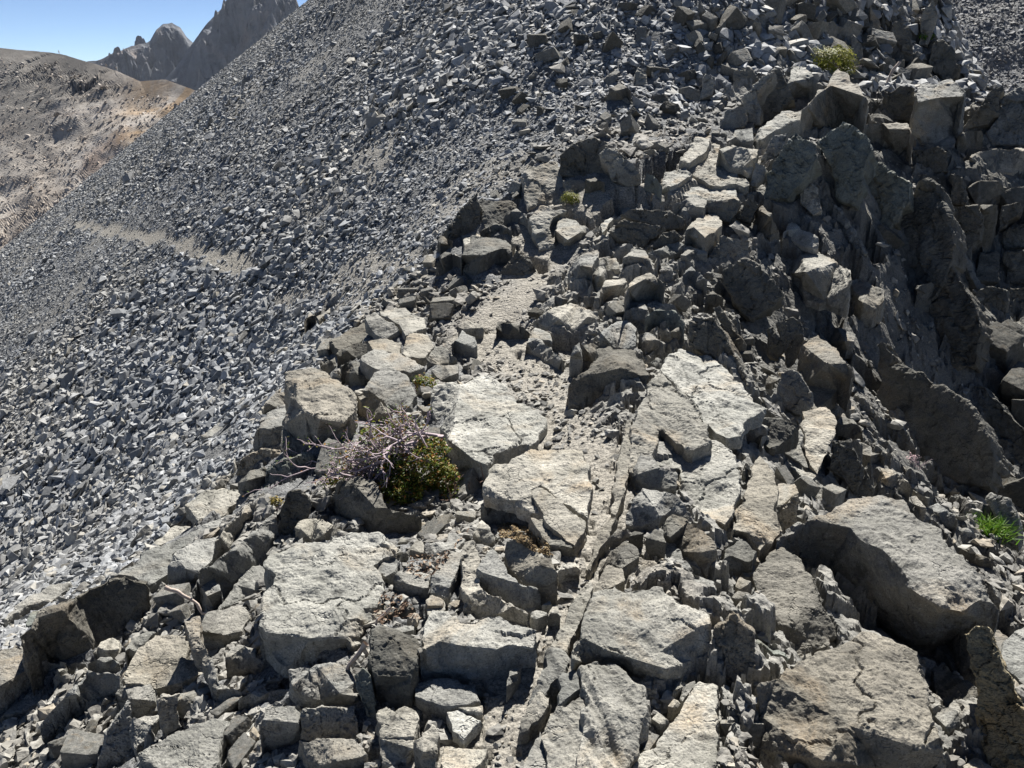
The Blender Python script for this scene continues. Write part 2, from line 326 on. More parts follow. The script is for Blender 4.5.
G|rock_slab|w|60|375,60 440,0 540,-20 640,10 700,60 720,120 715,220 690,300 665,370,.1 600,340,.1 500,240,.3 470,190,.5 475,110,.9 390,100|480,140,1 590,310,.9 660,340,.85|smooth pale tongue of slab with an undercut pointed lower tip
G|rock|g|60|285,130,.3 330,40 375,50 400,110 470,130 465,190,.5 400,190,.1 300,190,0||dimpled rock face under the buckled middle slab
G|rock|g|70|262,310,.2 290,240,.8 330,190 380,195 470,215 530,300,.3 535,330,0 420,300,.3 400,300 350,345,0 270,345,0|380,270,1 330,200,1.1|saddle shaped rock below the pale tongue slab
G|rock|m|70|405,330 450,295 500,310 560,350 610,400 625,435 590,540,.0 510,460,0 480,430,.2 420,400,.3|440,390,.9 560,450,.9|reddish grey block pointing right below the saddle shaped rock
G|stone|d|70|345,390 380,355 410,360 425,410 400,470,0 350,460,0||dark squarish stone left of the reddish grey block
G|rock_slab|g|40|390,510,.8 430,415 470,430 500,480 560,540 620,560 640,690 620,710,.1 540,650,.1 440,590,.1 390,550,.1|430,560,.9 530,630,.9 600,670,.9|tilted slab with a scalloped edge above the streaked rounded boulder
G|stone|g|30|260,510 300,468 380,480 400,510 385,550,.1 290,545,.1||small pitted grey rock left of the scalloped tilted slab
G|rock|d|40|150,520 220,430 260,400 310,430 320,465 250,510 220,500,.3 170,560,.1||ridge backed dark rock by the path left of the pitted grey rock
G|rock|t|40|105,625,.3 190,500 250,510 262,560 200,590 120,630,.1||tan sharp edged rock on the upper left of the streaked rounded boulder
G|stone|d|35|275,385 300,360 335,370 330,410,0 285,415,0||dark little stone at the foot of the saddle shaped rock
G|stone|g|25|200,385 230,350 265,370 250,395,.1||little grey stone between the path edge and saddle shaped rock
G|rock_slab|t|60|690,360 720,260 780,80 800,60 850,130 870,190 860,270 890,360 860,390,.6 800,440,.4 740,400,.1 695,390,0|720,330,1 750,370,.9 830,150,1|tall shark fin slab leaning right of the smooth pale tongue
G|rock|t|40|850,280 870,170 940,170 955,210 890,260 870,310,.1||pale lit rock beside the shark fin slab below the white shard
G|rock|t|90|870,310 890,260 955,215 950,350,0 900,365,0||brown shaded rock right of the shark fin slab
G|rock|d|40|645,500 670,430 720,400 790,440 770,480 720,515,0 660,515,0|680,460,1|stone with a black cap below the shark fin slab
D|boulder|m|90|615,0 680,-100 720,-120 800,-70 860,20 890,90 940,200,.3 940,240,.1 820,345,0 690,260,.1 630,160,.5|745,200,.85 890,92,1 830,250,.35|speckled shield shaped boulder with a dark undercut lower right
D|rock|m|120|450,230,.3 530,140 620,220 620,300 610,420,.1 530,495,0 500,440,.2 490,300,.6|560,200,1.05|mottled olive rock standing left of the blue shaded triangle
D|stone|b|100|620,380,0 625,260 760,330 740,370,.2 650,430,0||small blue shaded triangular stone under the shield shaped boulder
E|boulder|m|200|-45,440 0,420 120,345 320,270 350,240 430,230 600,300 605,370 640,430 640,520 700,660 715,790,.2 600,830,0 300,830,0 -20,830,0 -30,560,.6|490,400,1.1 540,480,1.05 330,600,1.05 220,740,1 430,760,.5 600,690,1|huge mottled boulder with a dark triangular hollow at the bottom right
D|rock_slab|w|40|120,770 200,700 280,590 380,430 400,420 470,440 465,600 460,830 120,830||pale pointed spearhead slab at the bottom edge
D|stone|w|35|205,570 230,540 278,580 240,625,0 205,600,0||white chip in the dark gap left of the spearhead slab
D|stone|t|25|270,520 295,488 325,510 290,550,0||cream chip just above the white chip in the dark gap
D|stone|t|40|290,470 315,418 345,425 310,490,0||tan finger of stone left of the spearhead tip
D|stone|g|30|315,500,.1 330,440 380,415 385,430 330,500||grey splinter touching the spearhead tip
D|stone|g|12|168,695 175,630 240,635 200,695||flat grey chip at the foot of the spearhead slab
D|stone|w|60|415,330 430,250 490,300 485,370,0 440,420,0 420,400,.1||pale pointed stone left of the mottled olive rock
D|stone|g|15|530,140 560,100 612,85 610,110 560,135||thin flat stone in the middle of the little stack
D|stone|g|15|550,145 590,115 612,125 575,160||thin flat stone at the bottom of the little stack
D|stone|g|20|525,85 550,55 605,70 600,85 540,110,.0||flat stone second from the top of the little stack
D|stone|t|25|540,40 560,0 605,20 610,55,.1 590,60,.0||greenish tan top stone of the little stack left of the shield boulder
E|rock_slab|t|20|215,70 280,85 410,185 440,200 545,270 480,260 430,230 340,250 270,200 260,140||rusty streaked slab squeezed between the two biggest boulders at right
E|stone|d|30|175,0 220,5 290,70 295,95 230,70 195,60||dark thin slab at the top of the rusty streaked slab
F|boulder|g|345|35,400 120,330 240,285 330,238 440,222 500,240 690,360 830,500 880,590,.92 932,690,.8 830,735,.6 720,800,.1 605,845,0 520,800,0 410,735,0 300,620,.1 210,550,.2 40,420,.5|260,300,1 330,350,1 370,400,1 460,440,1 540,520,1 575,600,.95 700,670,.95 775,690,.88 640,572,1 740,557,1.02 860,640,.9 360,560,.5|huge wedge boulder with a sunlit flat top and dark left face
F|rock|t|110|85,440 220,388 245,400 200,545,0 185,550,0 125,475,.7|135,470,1|small tan tipped rock leaning on the dark face of the wedge boulder
L|rock|d|70|575,505 640,475 720,470 800,500 750,560,.3 700,595,.1 620,560,.1||dark roofed block shading the white shard
L|rock_slab|w|50|700,600,.6 760,540 800,515 835,672,.3 780,640,.3||small pale face leaning between the dark roofed block and white shard
L|rock_slab|w|100|805,440 905,422 950,485 930,560 870,700,.2 840,660,.3 820,600,.6||white upright shard with a smooth sunlit face at centre right
L|rock_slab|w|15|570,575 600,560 740,640 870,700 850,720 740,665 640,620||long thin pale bar lying across the foot of the white shard
F|rock|d|120|250,90 260,0 330,0 370,90 385,110 350,220,0 290,150,.2 230,110,.2||dark angular block right of the white shard
F|stone|d|80|345,225,0 390,120 425,190 420,225,0||dark triangular stone behind the wedge boulder's upper corner
F|rock|t|50|390,115 430,92 540,150 575,180 560,210,0 470,200,0 420,160,.1||pale rust spotted rock above the wedge boulder
F|rock|g|45|340,0 380,10 470,70 460,95,0 410,105,0 370,70,.1||grey ledge above the pale rust spotted rock
F|stone|g|30|570,225 590,220 635,270 610,295,0||small light stone on the upper right edge of the wedge boulder
F|stone|t|25|580,195 650,230 640,255,0 590,235,0||small tan stone just above the wedge boulder's right shoulder
F|stone|g|30|640,265 680,250 760,320 765,345,0 680,320,0||rough ledge stone in the rubble right of the wedge boulder
F|stone|g|35|752,350 820,345 835,385,0 780,400,0||square edged stone in the rubble between wedge boulder and grass tuft
F|stone|d|30|770,430 830,450 910,475 860,505,0 780,470,0||dark lying slab in the rubble below the grass tuft
F|rock|g|120|870,240 890,205 970,235 1000,300 1005,470,0 950,400,.2 900,290,.6||rock pillar at the right edge next to the green grass tuft
E|boulder|o|250|780,230 830,190 880,195 930,310 1000,480 1060,560 1060,800,0 900,800,0 830,600,.2 840,450,.4 810,340,.6|930,350,1|tall ochre rock with black lichen on its tip at the lower right corner
E|rock_slab|g|25|665,275 780,250 825,375 820,400,.0 740,360,.2||flat slab leaning on the left of the ochre lichen rock
E|rock|d|60|660,365 700,345 760,390 845,450 830,560,.0 670,530,.2||dark overhung rock left of the ochre lichen rock
E|stone|g|60|660,525 700,512 760,540 783,640,.1 710,660,0 665,580,.3||knobbly grey stone right of the huge mottled boulder
E|stone|w|10|780,755 830,722 905,765 880,800 790,800||white stone at the bottom edge near the lower right corner
E|rock_slab|g|20|930,340 945,260 1000,210 1060,200 1060,470 990,400,.6 935,365,.9||blue grey slab at the right edge behind the ochre lichen rock
E|rock_slab|g|10|880,200 960,240 970,300 930,315||small flat slab touching the tip of the ochre lichen rock
M|boulder|d|300|480,260 520,245 640,310 800,400 830,460 890,570 910,640,.4 880,740,0 620,720,0 450,540,.1 440,400,.3 430,170 470,165 500,230|700,380,1 820,470,.9 560,300,1|massive dark outcrop with a lit jagged crest above the pink flower
M|boulder|d|150|820,340 850,340 960,450 1030,520 1040,700,0 960,640,.1 900,560,.2 830,420,.5||dark slanting rock at the right edge beyond the massive outcrop
M|rock|m|150|140,160 200,140 260,180 320,250 343,290,.9 300,350,.2 190,440,0 150,420,0 130,250,.4|230,250,1|dark block with a ribbed sunlit top above the white shard
M|rock|g|70|20,385 50,290 90,275 135,300 175,370 180,420,.1 130,460,0 30,410,.2||round headed grey stone just above the white shard
M|rock|g|60|205,105 260,95 350,135 345,165,.8 310,220,0 240,160,.1||flat topped ledge behind the ribbed dark block
M|rock|d|120|30,90 100,65 135,90 150,180,.1 80,270,0 60,180,.2||dark tall block left of the ribbed dark block
M|stone|d|90|0,110 20,105 65,185 40,240,0 0,220,0||dark peaked stone at the right end of the striated slab
M|rock|g|40|275,480 300,452 385,510 385,560,0 330,530,0||small lit topped block between the white shard and massive outcrop
P|rock|t|90|325,600 375,590 470,640 465,680,.8 420,760,.1 350,760,.0 330,690,.3|380,690,.9|bright flat topped pillar standing in front of the tall fins
P|rock_slab|b|250|350,290 405,100 440,120 500,170 575,215 570,280 490,405,.0 440,385,0 350,310,.1||smooth dark four sided slab left of the tallest fin
P|rock_slab|d|400|525,370,.4 580,260,.8 600,210 640,188 705,230 715,310 750,460 720,560,.6 700,620,.3 650,680,0 580,610,0 530,480,.2|670,280,1 690,330,.95|tallest dark fin with a sunlit pitted tip at the right
P|rock_slab|w|60|755,465 790,470 830,560 878,660 850,690,.6 800,560,.8 750,510,.8||thin sunlit sliver on the right edge of the tallest fin
P|rock_slab|d|300|650,700,.3 690,600,.8 740,550 790,640 830,700 850,800,.7 830,940,.1 760,960,0 680,890,0 640,800,.1||dark lichen blotched fin below the tallest fin
P|rock_slab|b|200|-10,200,.4 60,60 110,8 190,50 200,110 140,200,.4 75,280,0 -20,270,0||greenish grey rounded slab face leaning at the left of the fins
P|rock_slab|b|200|190,50 300,-30 400,30 415,80 400,110 345,300,.1 270,270,0 255,150,.5|290,50,1|two ridged bluish slab right of the greenish rounded face
P|rock|t|90|120,225 150,205 200,230 215,320,.1 180,340,0 130,290,.2||mottled tan block under the greenish rounded face
P|rock_slab|g|90|160,200 240,250 330,380 400,500 370,520,.1 300,430,.1 220,330,.1||long narrow slab with a lit crest slanting down below the fins
P|rock|w|35|60,410 95,360 205,430 205,475,.1 150,470,0 70,430,.0|80,400,1|small pale brick shaped rock below the mottled tan block
O|boulder|w|120|465,430 600,420 720,430 840,470 1000,550 1005,600 960,700,.1 830,680,0 800,600,.3 700,540,.6 600,500,.8||large rock with a broad cracked sunlit top right of the trail
O|rock|m|90|435,520 480,420 600,440 605,510,.2 500,555,0 440,540,.1||brown shaded block at the left end of the cracked sunlit top rock
O|rock|d|200|490,560 580,510 640,540 730,650 690,710,.1 600,760,0 510,640,.1||dark pointed wedge in front of the cracked sunlit top rock
P|rock|d|100|585,640,.1 600,620 660,605 670,640,.5 650,690,0 590,730,0||small dark block at the foot of the tallest fin
P|rock|d|90|575,80 690,70 715,85 722,165,0 580,175,0||dark square block with a thin lit rim behind the tallest fin
P|rock_slab|t|75|805,105 830,90 1010,60 1060,75 1060,160,.0 900,180,0 810,185,0|815,110,1 1020,80,1|long plank like block with a bright top edge at the right edge
P|rock|d|160|735,310 840,300 860,340 850,440,.2 800,475,.0 745,460,0||squarish block of the shaded cliff right beside the tallest fin
P|rock|d|170|850,300 920,295 910,410,.1 860,480,0 845,440,.1||narrow upright block in the middle of the shaded right cliff
P|rock|d|110|930,300 1010,285 1000,340,.6 920,405,0||triangular block of the shaded cliff below the plank like block
P|rock|d|120|850,490 925,485 930,610,0 830,600,0||lower squarish block of the shaded cliff beside the thin sunlit sliver
P|rock|d|120|945,490 1060,480 1060,610,0 945,615,0||lower square block of the shaded cliff at the right edge
P|rock|d|120|730,170 780,190 805,300,0 730,300,0||tapering block of the shaded cliff level with the tallest fin's tip
P|rock|d|120|935,420 1060,330 1060,470,0 940,475,0||wedge block of the shaded cliff touching the right edge
P|rock|d|120|820,640 900,620 960,640 950,760,0 830,750,0||lowest dark block of the shaded cliff beside the lichen blotched fin
P|rock|d|120|955,630 1060,620 1060,760,0 960,765,0||lowest dark block of the shaded cliff at the right edge
Q|boulder|g|190|590,370 610,330 730,318 790,360 780,480,.2 740,590,0 590,580,0 590,420,.8|600,410,.95 680,390,.9 780,385,.9|cube like boulder with a sunlit dome and yellow lichen on the skyline ridge
Q|rock|t|90|385,510 400,492 560,490 585,545 575,600,0 480,600,0 390,540,.1||brown square block below the twiggy dead branches at upper right
Q|rock|d|120|440,470,0 470,370 530,340 590,350 590,490,0||dark recess block left of the sunlit dome boulder
Q|boulder|g|180|920,470,.3 930,400 1000,350 1060,340 1060,580,0 900,580,0 870,540,0||grey sloping boulder at the right edge above the plank like block
Q|rock|d|150|770,520,0 840,430 880,370 940,325 920,460,.3 880,500,0||dark sharp fin against the far scree at upper right
Q|stone|d|60|765,540 800,520 858,520 860,580,0 770,600,0||small dark cube between the sunlit dome boulder and plank like block
Q|boulder|t|160|135,435 240,330 280,275 370,350 400,400 390,480,.1 320,490,0 180,550,0 145,500,.2|250,340,1|gabled boulder with yellow lichen just below the cushion plant
R|boulder|d|180|785,380 850,280 880,270 910,330 940,400,.3 900,430,0 800,500,0||dark shaded boulder face left of the cushion plant
R|rock_slab|g|130|730,400 810,300 860,280 790,380 800,500,.1 750,490,.1||lit sloping slab on the left side of the dark shaded boulder face
Q|rock|w|80|70,350 100,260 160,280 200,320 150,380,.1 100,400,0||pale rock directly under the left side of the cushion plant
Q|rock|t|150|600,180,0 610,60 660,0 680,50 660,130,.3 640,180,0||tan pillar on the top right skyline beside the far scree
Q|rock|d|120|640,270,0 660,170 700,155 770,270 770,310,0 700,320,0||dark hunched rock on the right skyline below the tan pillar
Q|rock|d|150|490,230,0 500,90 540,70 580,180 580,250,0||dark jagged pinnacle left of the tan pillar
Q|rock|t|120|400,150,0 410,20 450,100 430,150,0||tan tooth of rock at the top above the cushion plant
Q|rock|g|90|320,230,0 340,130 375,170 380,245,0||grey pointed rock just right of the cushion plant
R|rock|w|55|635,595 690,578 795,595 790,625 770,690,.1 660,660,0 645,640,.1|650,610,.95 770,635,.95|white topped brick shaped block at the upper bend of the ridge
R|boulder|d|130|0,620 60,570 140,545 180,560 210,610 190,710,0 0,700,0||dark brown domed boulder at the top of the trail
R|rock|t|80|155,620 180,583 230,600 320,680 325,740,.0 270,745,0 210,720,.0 165,650,.3|220,640,.95 290,710,.8|tan slanting block leaning on the dark brown domed boulder
R|stone|b|50|335,740,.1 345,685 375,700 410,745 390,760,0||blue grey little wedge right of the tan slanting block
R|rock|w|30|405,760,.1 420,690 500,670 530,700 440,745||pale stone at the left end of the bleached bedrock plates
R|rock_slab|w|15|490,650 580,560 640,580 640,640 760,740 600,740 520,690||bleached bedrock plates left of the white topped brick block
R|rock_slab|w|20|480,640 540,545 605,540 590,600 520,650||pale lit slab above the bleached bedrock plates
R|rock|g|60|640,510,.2 660,440 745,430 750,490,.1 690,520,0||grey blue block below the lit sloping slab
R|rock|g|35|680,560 700,520 770,510 775,560 700,580,0||low grey block just above the white topped brick block
R|stone|g|80|555,400,0 580,295 625,305 610,380,.1||upright grey stone in the dark slope left of the shaded boulder face
R|rock|t|70|690,370,0 695,280 770,270 795,310 760,370,0||brownish rock in the dark slope left of the shaded boulder face
R|rock|d|60|180,420,0 200,350 240,330 285,365 280,385,.4 220,420,0||dark cube like rock in the slope above the domed boulder
R|stone|w|60|300,340,0 308,260 350,290 345,340,0||bright triangular rock in the dark slope above the domed boulder
R|rock|w|50|765,580,.1 800,510 890,445 970,445 960,480 860,520 800,560||sunlit white slab left of the gabled lichen boulder
R|rock|g|60|800,640,.1 850,540 910,530 900,590 830,650,0||grey green rock between the white brick block and greenish rounded face
N|boulder|t|130|410,175 440,140 550,120 575,200 570,290,.5 560,310,.2 480,290,.1 430,320,0 415,250,.4|440,190,1 480,260,.7|square brown boulder with a lit flat face at the top of the trail
N|rock|t|40|570,200 640,195 680,210 670,245,0 580,245,0||small reddish block right of the square brown boulder
N|stone|d|40|660,195 700,188 740,210 720,240,0 680,245,0||dark small stone right of the small reddish block
N|rock|d|150|105,400,.1 170,310 230,250 240,300 245,390,0 150,500,0 110,450,0||dark leaning slab at the left end of the trailside rock cluster
N|rock|d|90|225,285 250,265 290,280 360,280 410,310 400,400,.1 260,390,0|260,330,.9 370,310,.9|dark lumpy rock left below the square brown boulder
N|stone|g|50|335,345 385,310 440,360 400,380,.2 340,380,0||grey peaked stone right of the dark lumpy rock
N|stone|d|40|240,405 300,370 370,400 350,430,0 260,430,0||dark flat stone in front of the dark lumpy rock
N|boulder|d|95|165,500,.8 200,420 300,425 340,440 365,460 370,490 340,540,.2 290,590,0 190,600,0 165,540,.2|250,500,1 330,470,1|dark fronted double rock at the front of the trailside cluster
N|rock|w|40|160,395 200,390 260,430 240,495 185,480||pale lit rock on the back of the dark fronted double rock
N|rock|d|100|325,565,0 385,480 440,520 478,580,0 340,590,0||dark pyramid rock at the trail's left edge
N|rock|d|70|60,535,.6 100,485 165,510 160,560,0 80,580,0||dark blunt rock at the outer left foot of the trailside cluster
N|stone|d|60|70,420 130,440 140,490,0 80,510,0||small dark stone on the scree side of the trailside cluster
N|rock|w|90|435,350 480,300 590,320 535,350 520,390 540,470,0 480,480,0 450,420,.4|465,415,1 525,400,.95|white topped rock just below the square brown boulder
N|rock|w|60|540,400 560,355 620,360 680,395 660,430,.4 590,485,0 540,440,.1|590,440,.9 640,410,.95|bright white block where the trail narrows
N|stone|g|25|505,600 520,580 555,580 558,610,0 515,622,0||lone dark pebble on the trail right of the dark pyramid rock
N|stone|g|25|588,690 600,670 630,680 630,700,0 590,700,0||small stone on the trail behind the bright flat topped rock
N|rock|g|90|575,600,0 640,490 710,480 720,500 690,550 680,620,0 630,640,0|640,540,1|twin peaked grey rock at the right edge of the trail
N|rock|g|60|685,620,0 695,550 770,560 780,590,.2 720,640,0||grey block right of the twin peaked rock
N|stone|t|40|720,645 740,600 820,590 835,615 800,655,0 740,665,0||oblong light stone right of the trail in front of the twin peaked rock
N|stone|w|40|695,535 720,510 785,510 800,550 740,560,.1||pale stone on top behind the twin peaked rock
N|boulder|t|100|820,650 860,590 920,570 980,610 960,650,.3 900,690,0 840,690,0||humped boulder with a dark hollow front right of the trail
N|rock|g|60|810,510 850,475 900,480 930,540 890,565,0 830,560,0||grey rock between the humped boulder and layered whaleback rock
O|rock|d|60|80,340 140,310 280,320 345,360 340,395,.1 260,395,0 180,365,.2 100,350,.3||top layer of the dark layered whaleback rock right of the trail
O|rock|d|40|60,380 100,355 200,375 260,385 265,410,.1 200,440,0 150,400,.1||second layer of the dark layered whaleback rock
O|rock|d|60|40,400 90,385 160,400 205,440 180,475,0 80,440,0||lower left layer of the dark layered whaleback rock
O|rock|d|50|190,475 250,410 300,400 330,430 250,475,0||lower right layer of the dark layered whaleback rock
O|rock_slab|w|20|0,380 150,290 300,220 340,230 200,300 60,350 10,410||long bleached slab edge above the layered whaleback rock
O|rock_slab|g|30|190,490 300,440 370,460 430,490 330,490,0 240,510,0||low flat slab at the foot of the layered whaleback rock
O|rock|w|60|340,400 400,340 470,330 490,380 420,430 370,445,.0||rounded lit rock right of the layered whaleback rock
O|rock|g|50|290,300 360,265 430,275 420,310 380,350,0 310,330,.1||blocky rock behind the rounded lit rock
O|rock_slab|w|20|260,230 450,200 540,240 560,280 430,280 330,260 250,250||flat bleached ledge below the bleached bedrock plates
O|rock|d|80|415,290 540,270 570,290 520,370,0 440,350,0||dark overhang under the flat bleached ledge
O|rock|d|80|545,350,.1 590,270 640,290 600,370,0||dark slanted stone right of the dark overhang
O|rock|d|90|615,360,.3 630,290 690,330 720,410,.1 680,430,0 640,410,0||dark rock with a lit edge left of the small pale brick shaped rock
O|rock|g|80|595,220,.1 620,130 660,140 640,200 620,225,0||thin slab leaning on the left of the greenish rounded face
O|stone|g|45|320,500 350,475 420,490 425,530,0 340,545,0||squarish stone in the rubble below the rounded lit rock
O|rock|g|50|330,580 365,545 430,600 420,640,0 350,610,.0||ragged rock in the rubble left of the dark pointed wedge
O|stone|d|50|420,665 450,640 495,670 480,710,0 430,700,0||dark round stone in the rubble left of the dark pointed wedge
O|rock|g|50|180,705 230,680 300,695 335,760,.1 280,750,.1||grey rock in front of the humped boulder
L|rock|b|70|180,70 240,30 300,40 340,90 290,120,.1 200,110,0||bluish cracked rock above the dark blunt boulder
L|rock|g|50|100,40 180,10 200,60 180,90,.1 90,70,.1||grey rock to the left of the bluish cracked rock
L|stone|t|60|240,130 330,105 345,190,0 280,170,.1||reddish stone under the bluish cracked rock
L|rock|g|60|150,130 200,120 260,170 240,215,.1 180,215,0||grey block at the upper corner of the striated slab
L|stone|g|35|190,250 230,225 300,235 310,290,0 250,275,.1||loose flat stone perched on the upper corner of the striated slab
L|boulder|d|90|350,180,.2 370,60 450,60 500,130 550,230 590,340 570,360,.1 530,290,.2 440,210,.1|430,100,1|long curved dark ridge rock along the right of the striated slab
L|rock|d|60|450,30 480,20 570,160 560,220,.2 510,130,.1||dark thin rock behind the long curved ridge rock
"""
# ------------------------------------------------------------------ materials
class NT:
    def __init__(self, mat):
        mat.use_nodes = True
        self.t = mat.node_tree
        self.t.nodes.clear()
    def n(self, kind, **kw):
        nd = self.t.nodes.new(kind)
        for k, v in kw.items():
            if k.startswith('in_'):
                key = k[3:]
                key = int(key) if key.isdigit() else key.replace('_', ' ')
                nd.inputs[key].default_value = v
            else:
                setattr(nd, k, v)
        return nd
    def l(self, a, b):
        self.t.links.new(a, b)
    def ramp(self, fac, stops, interp='LINEAR'):
        nd = self.n('ShaderNodeValToRGB')
        nd.color_ramp.interpolation = interp
        el = nd.color_ramp.elements
        el[0].position, el[0].color = stops[0][0], (*stops[0][1], 1)
        el[1].position, el[1].color = stops[-1][0], (*stops[-1][1], 1)
        for p, c in stops[1:-1]:
            e = el.new(p); e.color = (*c, 1)
        self.l(fac, nd.inputs[0])
        return nd.outputs[0]
    def mix(self, fac, a, b, blend='MIX'):
        nd = self.n('ShaderNodeMix', data_type='RGBA', blend_type=blend)
        if isinstance(fac, (int, float)): nd.inputs[0].default_value = fac
        else: self.l(fac, nd.inputs[0])
        for s, i in ((a, 6), (b, 7)):
            if isinstance(s, tuple): nd.inputs[i].default_value = (*s, 1)
            else: self.l(s, nd.inputs[i])
        return nd.outputs[2]
    def noise(self, vec, scale, detail=6, rough=0.6, dist=0.0, out=0):
        nd = self.n('ShaderNodeTexNoise')
        nd.inputs['Scale'].default_value = scale
        nd.inputs['Detail'].default_value = detail
        nd.inputs['Roughness'].default_value = rough
        nd.inputs['Distortion'].default_value = dist
        if vec is not None: self.l(vec, nd.inputs['Vector'])
        return nd.outputs[out]
    def math(self, op, a, b=0.0):
        nd = self.n('ShaderNodeMath', operation=op)
        for s, i in ((a, 0), (b, 1)):
            if isinstance(s, (int, float)): nd.inputs[i].default_value = s
            else: self.l(s, nd.inputs[i])
        return nd.outputs[0]
    def finish(self, color, rough=0.85, height=None, strength=0.5, dist=0.01, spec=0.3):
        b = self.n('ShaderNodeBsdfPrincipled')
        if isinstance(color, tuple): b.inputs['Base Color'].default_value = (*color, 1)
        else: self.l(color, b.inputs['Base Color'])
        b.inputs['Roughness'].default_value = rough
        b.inputs['Specular IOR Level'].default_value = spec
        if height is not None:
            bp = self.n('ShaderNodeBump')
            bp.inputs['Strength'].default_value = strength
            bp.inputs['Distance'].default_value = dist
            self.l(height, bp.inputs['Height'])
            self.l(bp.outputs[0], b.inputs['Normal'])
        o = self.n('ShaderNodeOutputMaterial')
        self.l(b.outputs[0], o.inputs[0])
        return b

def rock_material():
    m = bpy.data.materials.new('weathered_rock'); t = NT(m)
    pos = t.n('ShaderNodeTexCoord').outputs['Object']
    oi = t.n('ShaderNodeObjectInfo')
    off = t.n('ShaderNodeVectorMath', operation='ADD')
    t.l(pos, off.inputs[0])
    cmb = t.n('ShaderNodeCombineXYZ')
    rnd = t.math('MULTIPLY', oi.outputs['Random'], 37.0)
    t.l(rnd, cmb.inputs[0]); t.l(rnd, cmb.inputs[1])
    t.l(cmb.outputs[0], off.inputs[1])
    p = off.outputs[0]
    big = t.noise(p, 5.0, 5, 0.6, 0.4)
    c = t.mix(t.ramp(big, [(0.36, (0, 0, 0)), (0.64, (1, 1, 1))]), (0.185, 0.183, 0.172), (0.335, 0.327, 0.303))
    # warm iron staining in patches
    st = t.noise(p, 3.1, 4, 0.55, 0.8)
    c = t.mix(t.ramp(st, [(0.53, (0, 0, 0)), (0.72, (0.6, 0.6, 0.6))]), c, (0.31, 0.235, 0.15))
    # large weathering tones and olive crusts
    w1 = t.noise(p, 1.7, 4, 0.6, 0.7)
    c = t.mix(t.ramp(w1, [(0.35, (0.55, 0.55, 0.55)), (0.55, (0, 0, 0))]), c, (0.125, 0.126, 0.112))
    c = t.mix(t.ramp(t.noise(p, 7.0, 6, 0.7, 0.3), [(0.60, (0, 0, 0)), (0.68, (0.5, 0.5, 0.5))]), c, (0.42, 0.41, 0.375))
    # mineral speckle
    sp = t.noise(p, 160.0, 2, 0.7)
    c = t.mix(t.ramp(sp, [(0.36, (0.75, 0.75, 0.75)), (0.50, (0, 0, 0))]), c, (0.10, 0.10, 0.098))
    sp2 = t.noise(p, 95.0, 2, 0.7)
    c = t.mix(t.ramp(sp2, [(0.60, (0, 0, 0)), (0.72, (0.6, 0.6, 0.6))]), c, (0.44, 0.43, 0.405))
    # dark lichen crust in blotches
    li = t.noise(p, 11.0, 7, 0.68, 0.5)
    c = t.mix(t.ramp(li, [(0.57, (0, 0, 0)), (0.66, (0.75, 0.75, 0.75))]), c, (0.055, 0.054, 0.05))
    # fine foliation streaks
    mp = t.n('ShaderNodeMapping'); mp.inputs['Scale'].default_value = (4, 34, 26); mp.inputs['Rotation'].default_value = (0.3, 0.5, 0.5)
    t.l(p, mp.inputs[0])
    fo = t.noise(mp.outputs[0], 1.0, 4, 0.6, 0.6)
    c = t.mix(t.ramp(fo, [(0.50, (0, 0, 0)), (0.70, (0.40, 0.40, 0.40))]), c, (0.12, 0.117, 0.108))
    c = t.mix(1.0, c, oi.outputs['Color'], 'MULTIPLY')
    h1 = t.noise(p, 42.0, 8, 0.72)
    vo = t.n('ShaderNodeTexVoronoi', feature='DISTANCE_TO_EDGE'); vo.inputs['Scale'].default_value = 6.0
    wob = t.n('ShaderNodeVectorMath', operation='ADD'); t.l(p, wob.inputs[0])
    sc = t.n('ShaderNodeVectorMath', operation='SCALE'); sc.inputs['Scale'].default_value = 0.25
    t.l(t.noise(p, 6.0, 4, 0.6, 0.0, 1), sc.inputs[0]); t.l(sc.outputs[0], wob.inputs[1]); t.l(wob.outputs[0], vo.inputs['Vector'])
    crack = t.ramp(vo.outputs['Distance'], [(0.0, (0, 0, 0)), (0.025, (1, 1, 1))])
    gate = t.ramp(t.noise(p, 3.0, 2), [(0.52, (1, 1, 1)), (0.6, (0, 0, 0))])
    crk = t.math('MAXIMUM', crack, gate)
    h = t.math('ADD', t.math('MULTIPLY', h1, 0.9), t.math('MULTIPLY', fo, 0.6))
    h = t.math('ADD', h, t.math('MULTIPLY', crk, 0.8))
    t.finish(c, 0.88, h, 0.75, 0.012, 0.25)
    return m

def scree_material(name, dark, light, warm, bump=True):
    m = bpy.data.materials.new(name); t = NT(m)
    g = t.n('ShaderNodeNewGeometry')
    c = t.ramp(g.outputs['Random Per Island'], [(0.0, dark), (0.55, tuple((a + b) / 2 for a, b in zip(dark, light))), (0.85, light), (0.93, warm), (1.0, tuple(min(1, v * 1.12) for v in light))])
    pos = t.n('ShaderNodeTexCoord').outputs['Object']
    n = t.noise(pos, 30.0, 5, 0.7)
    c = t.mix(t.ramp(n, [(0.35, (0.55, 0.55, 0.55)), (0.65, (0, 0, 0))]), c, tuple(v * 0.5 for v in dark))
    big = t.noise(pos, 0.35, 3, 0.5)
    c = t.mix(t.ramp(big, [(0.45, (0, 0, 0)), (0.7, (0.35, 0.35, 0.35))]), c, warm)
    t.finish(c, 0.75, n, 0.5, 0.01, 0.3)
    return m

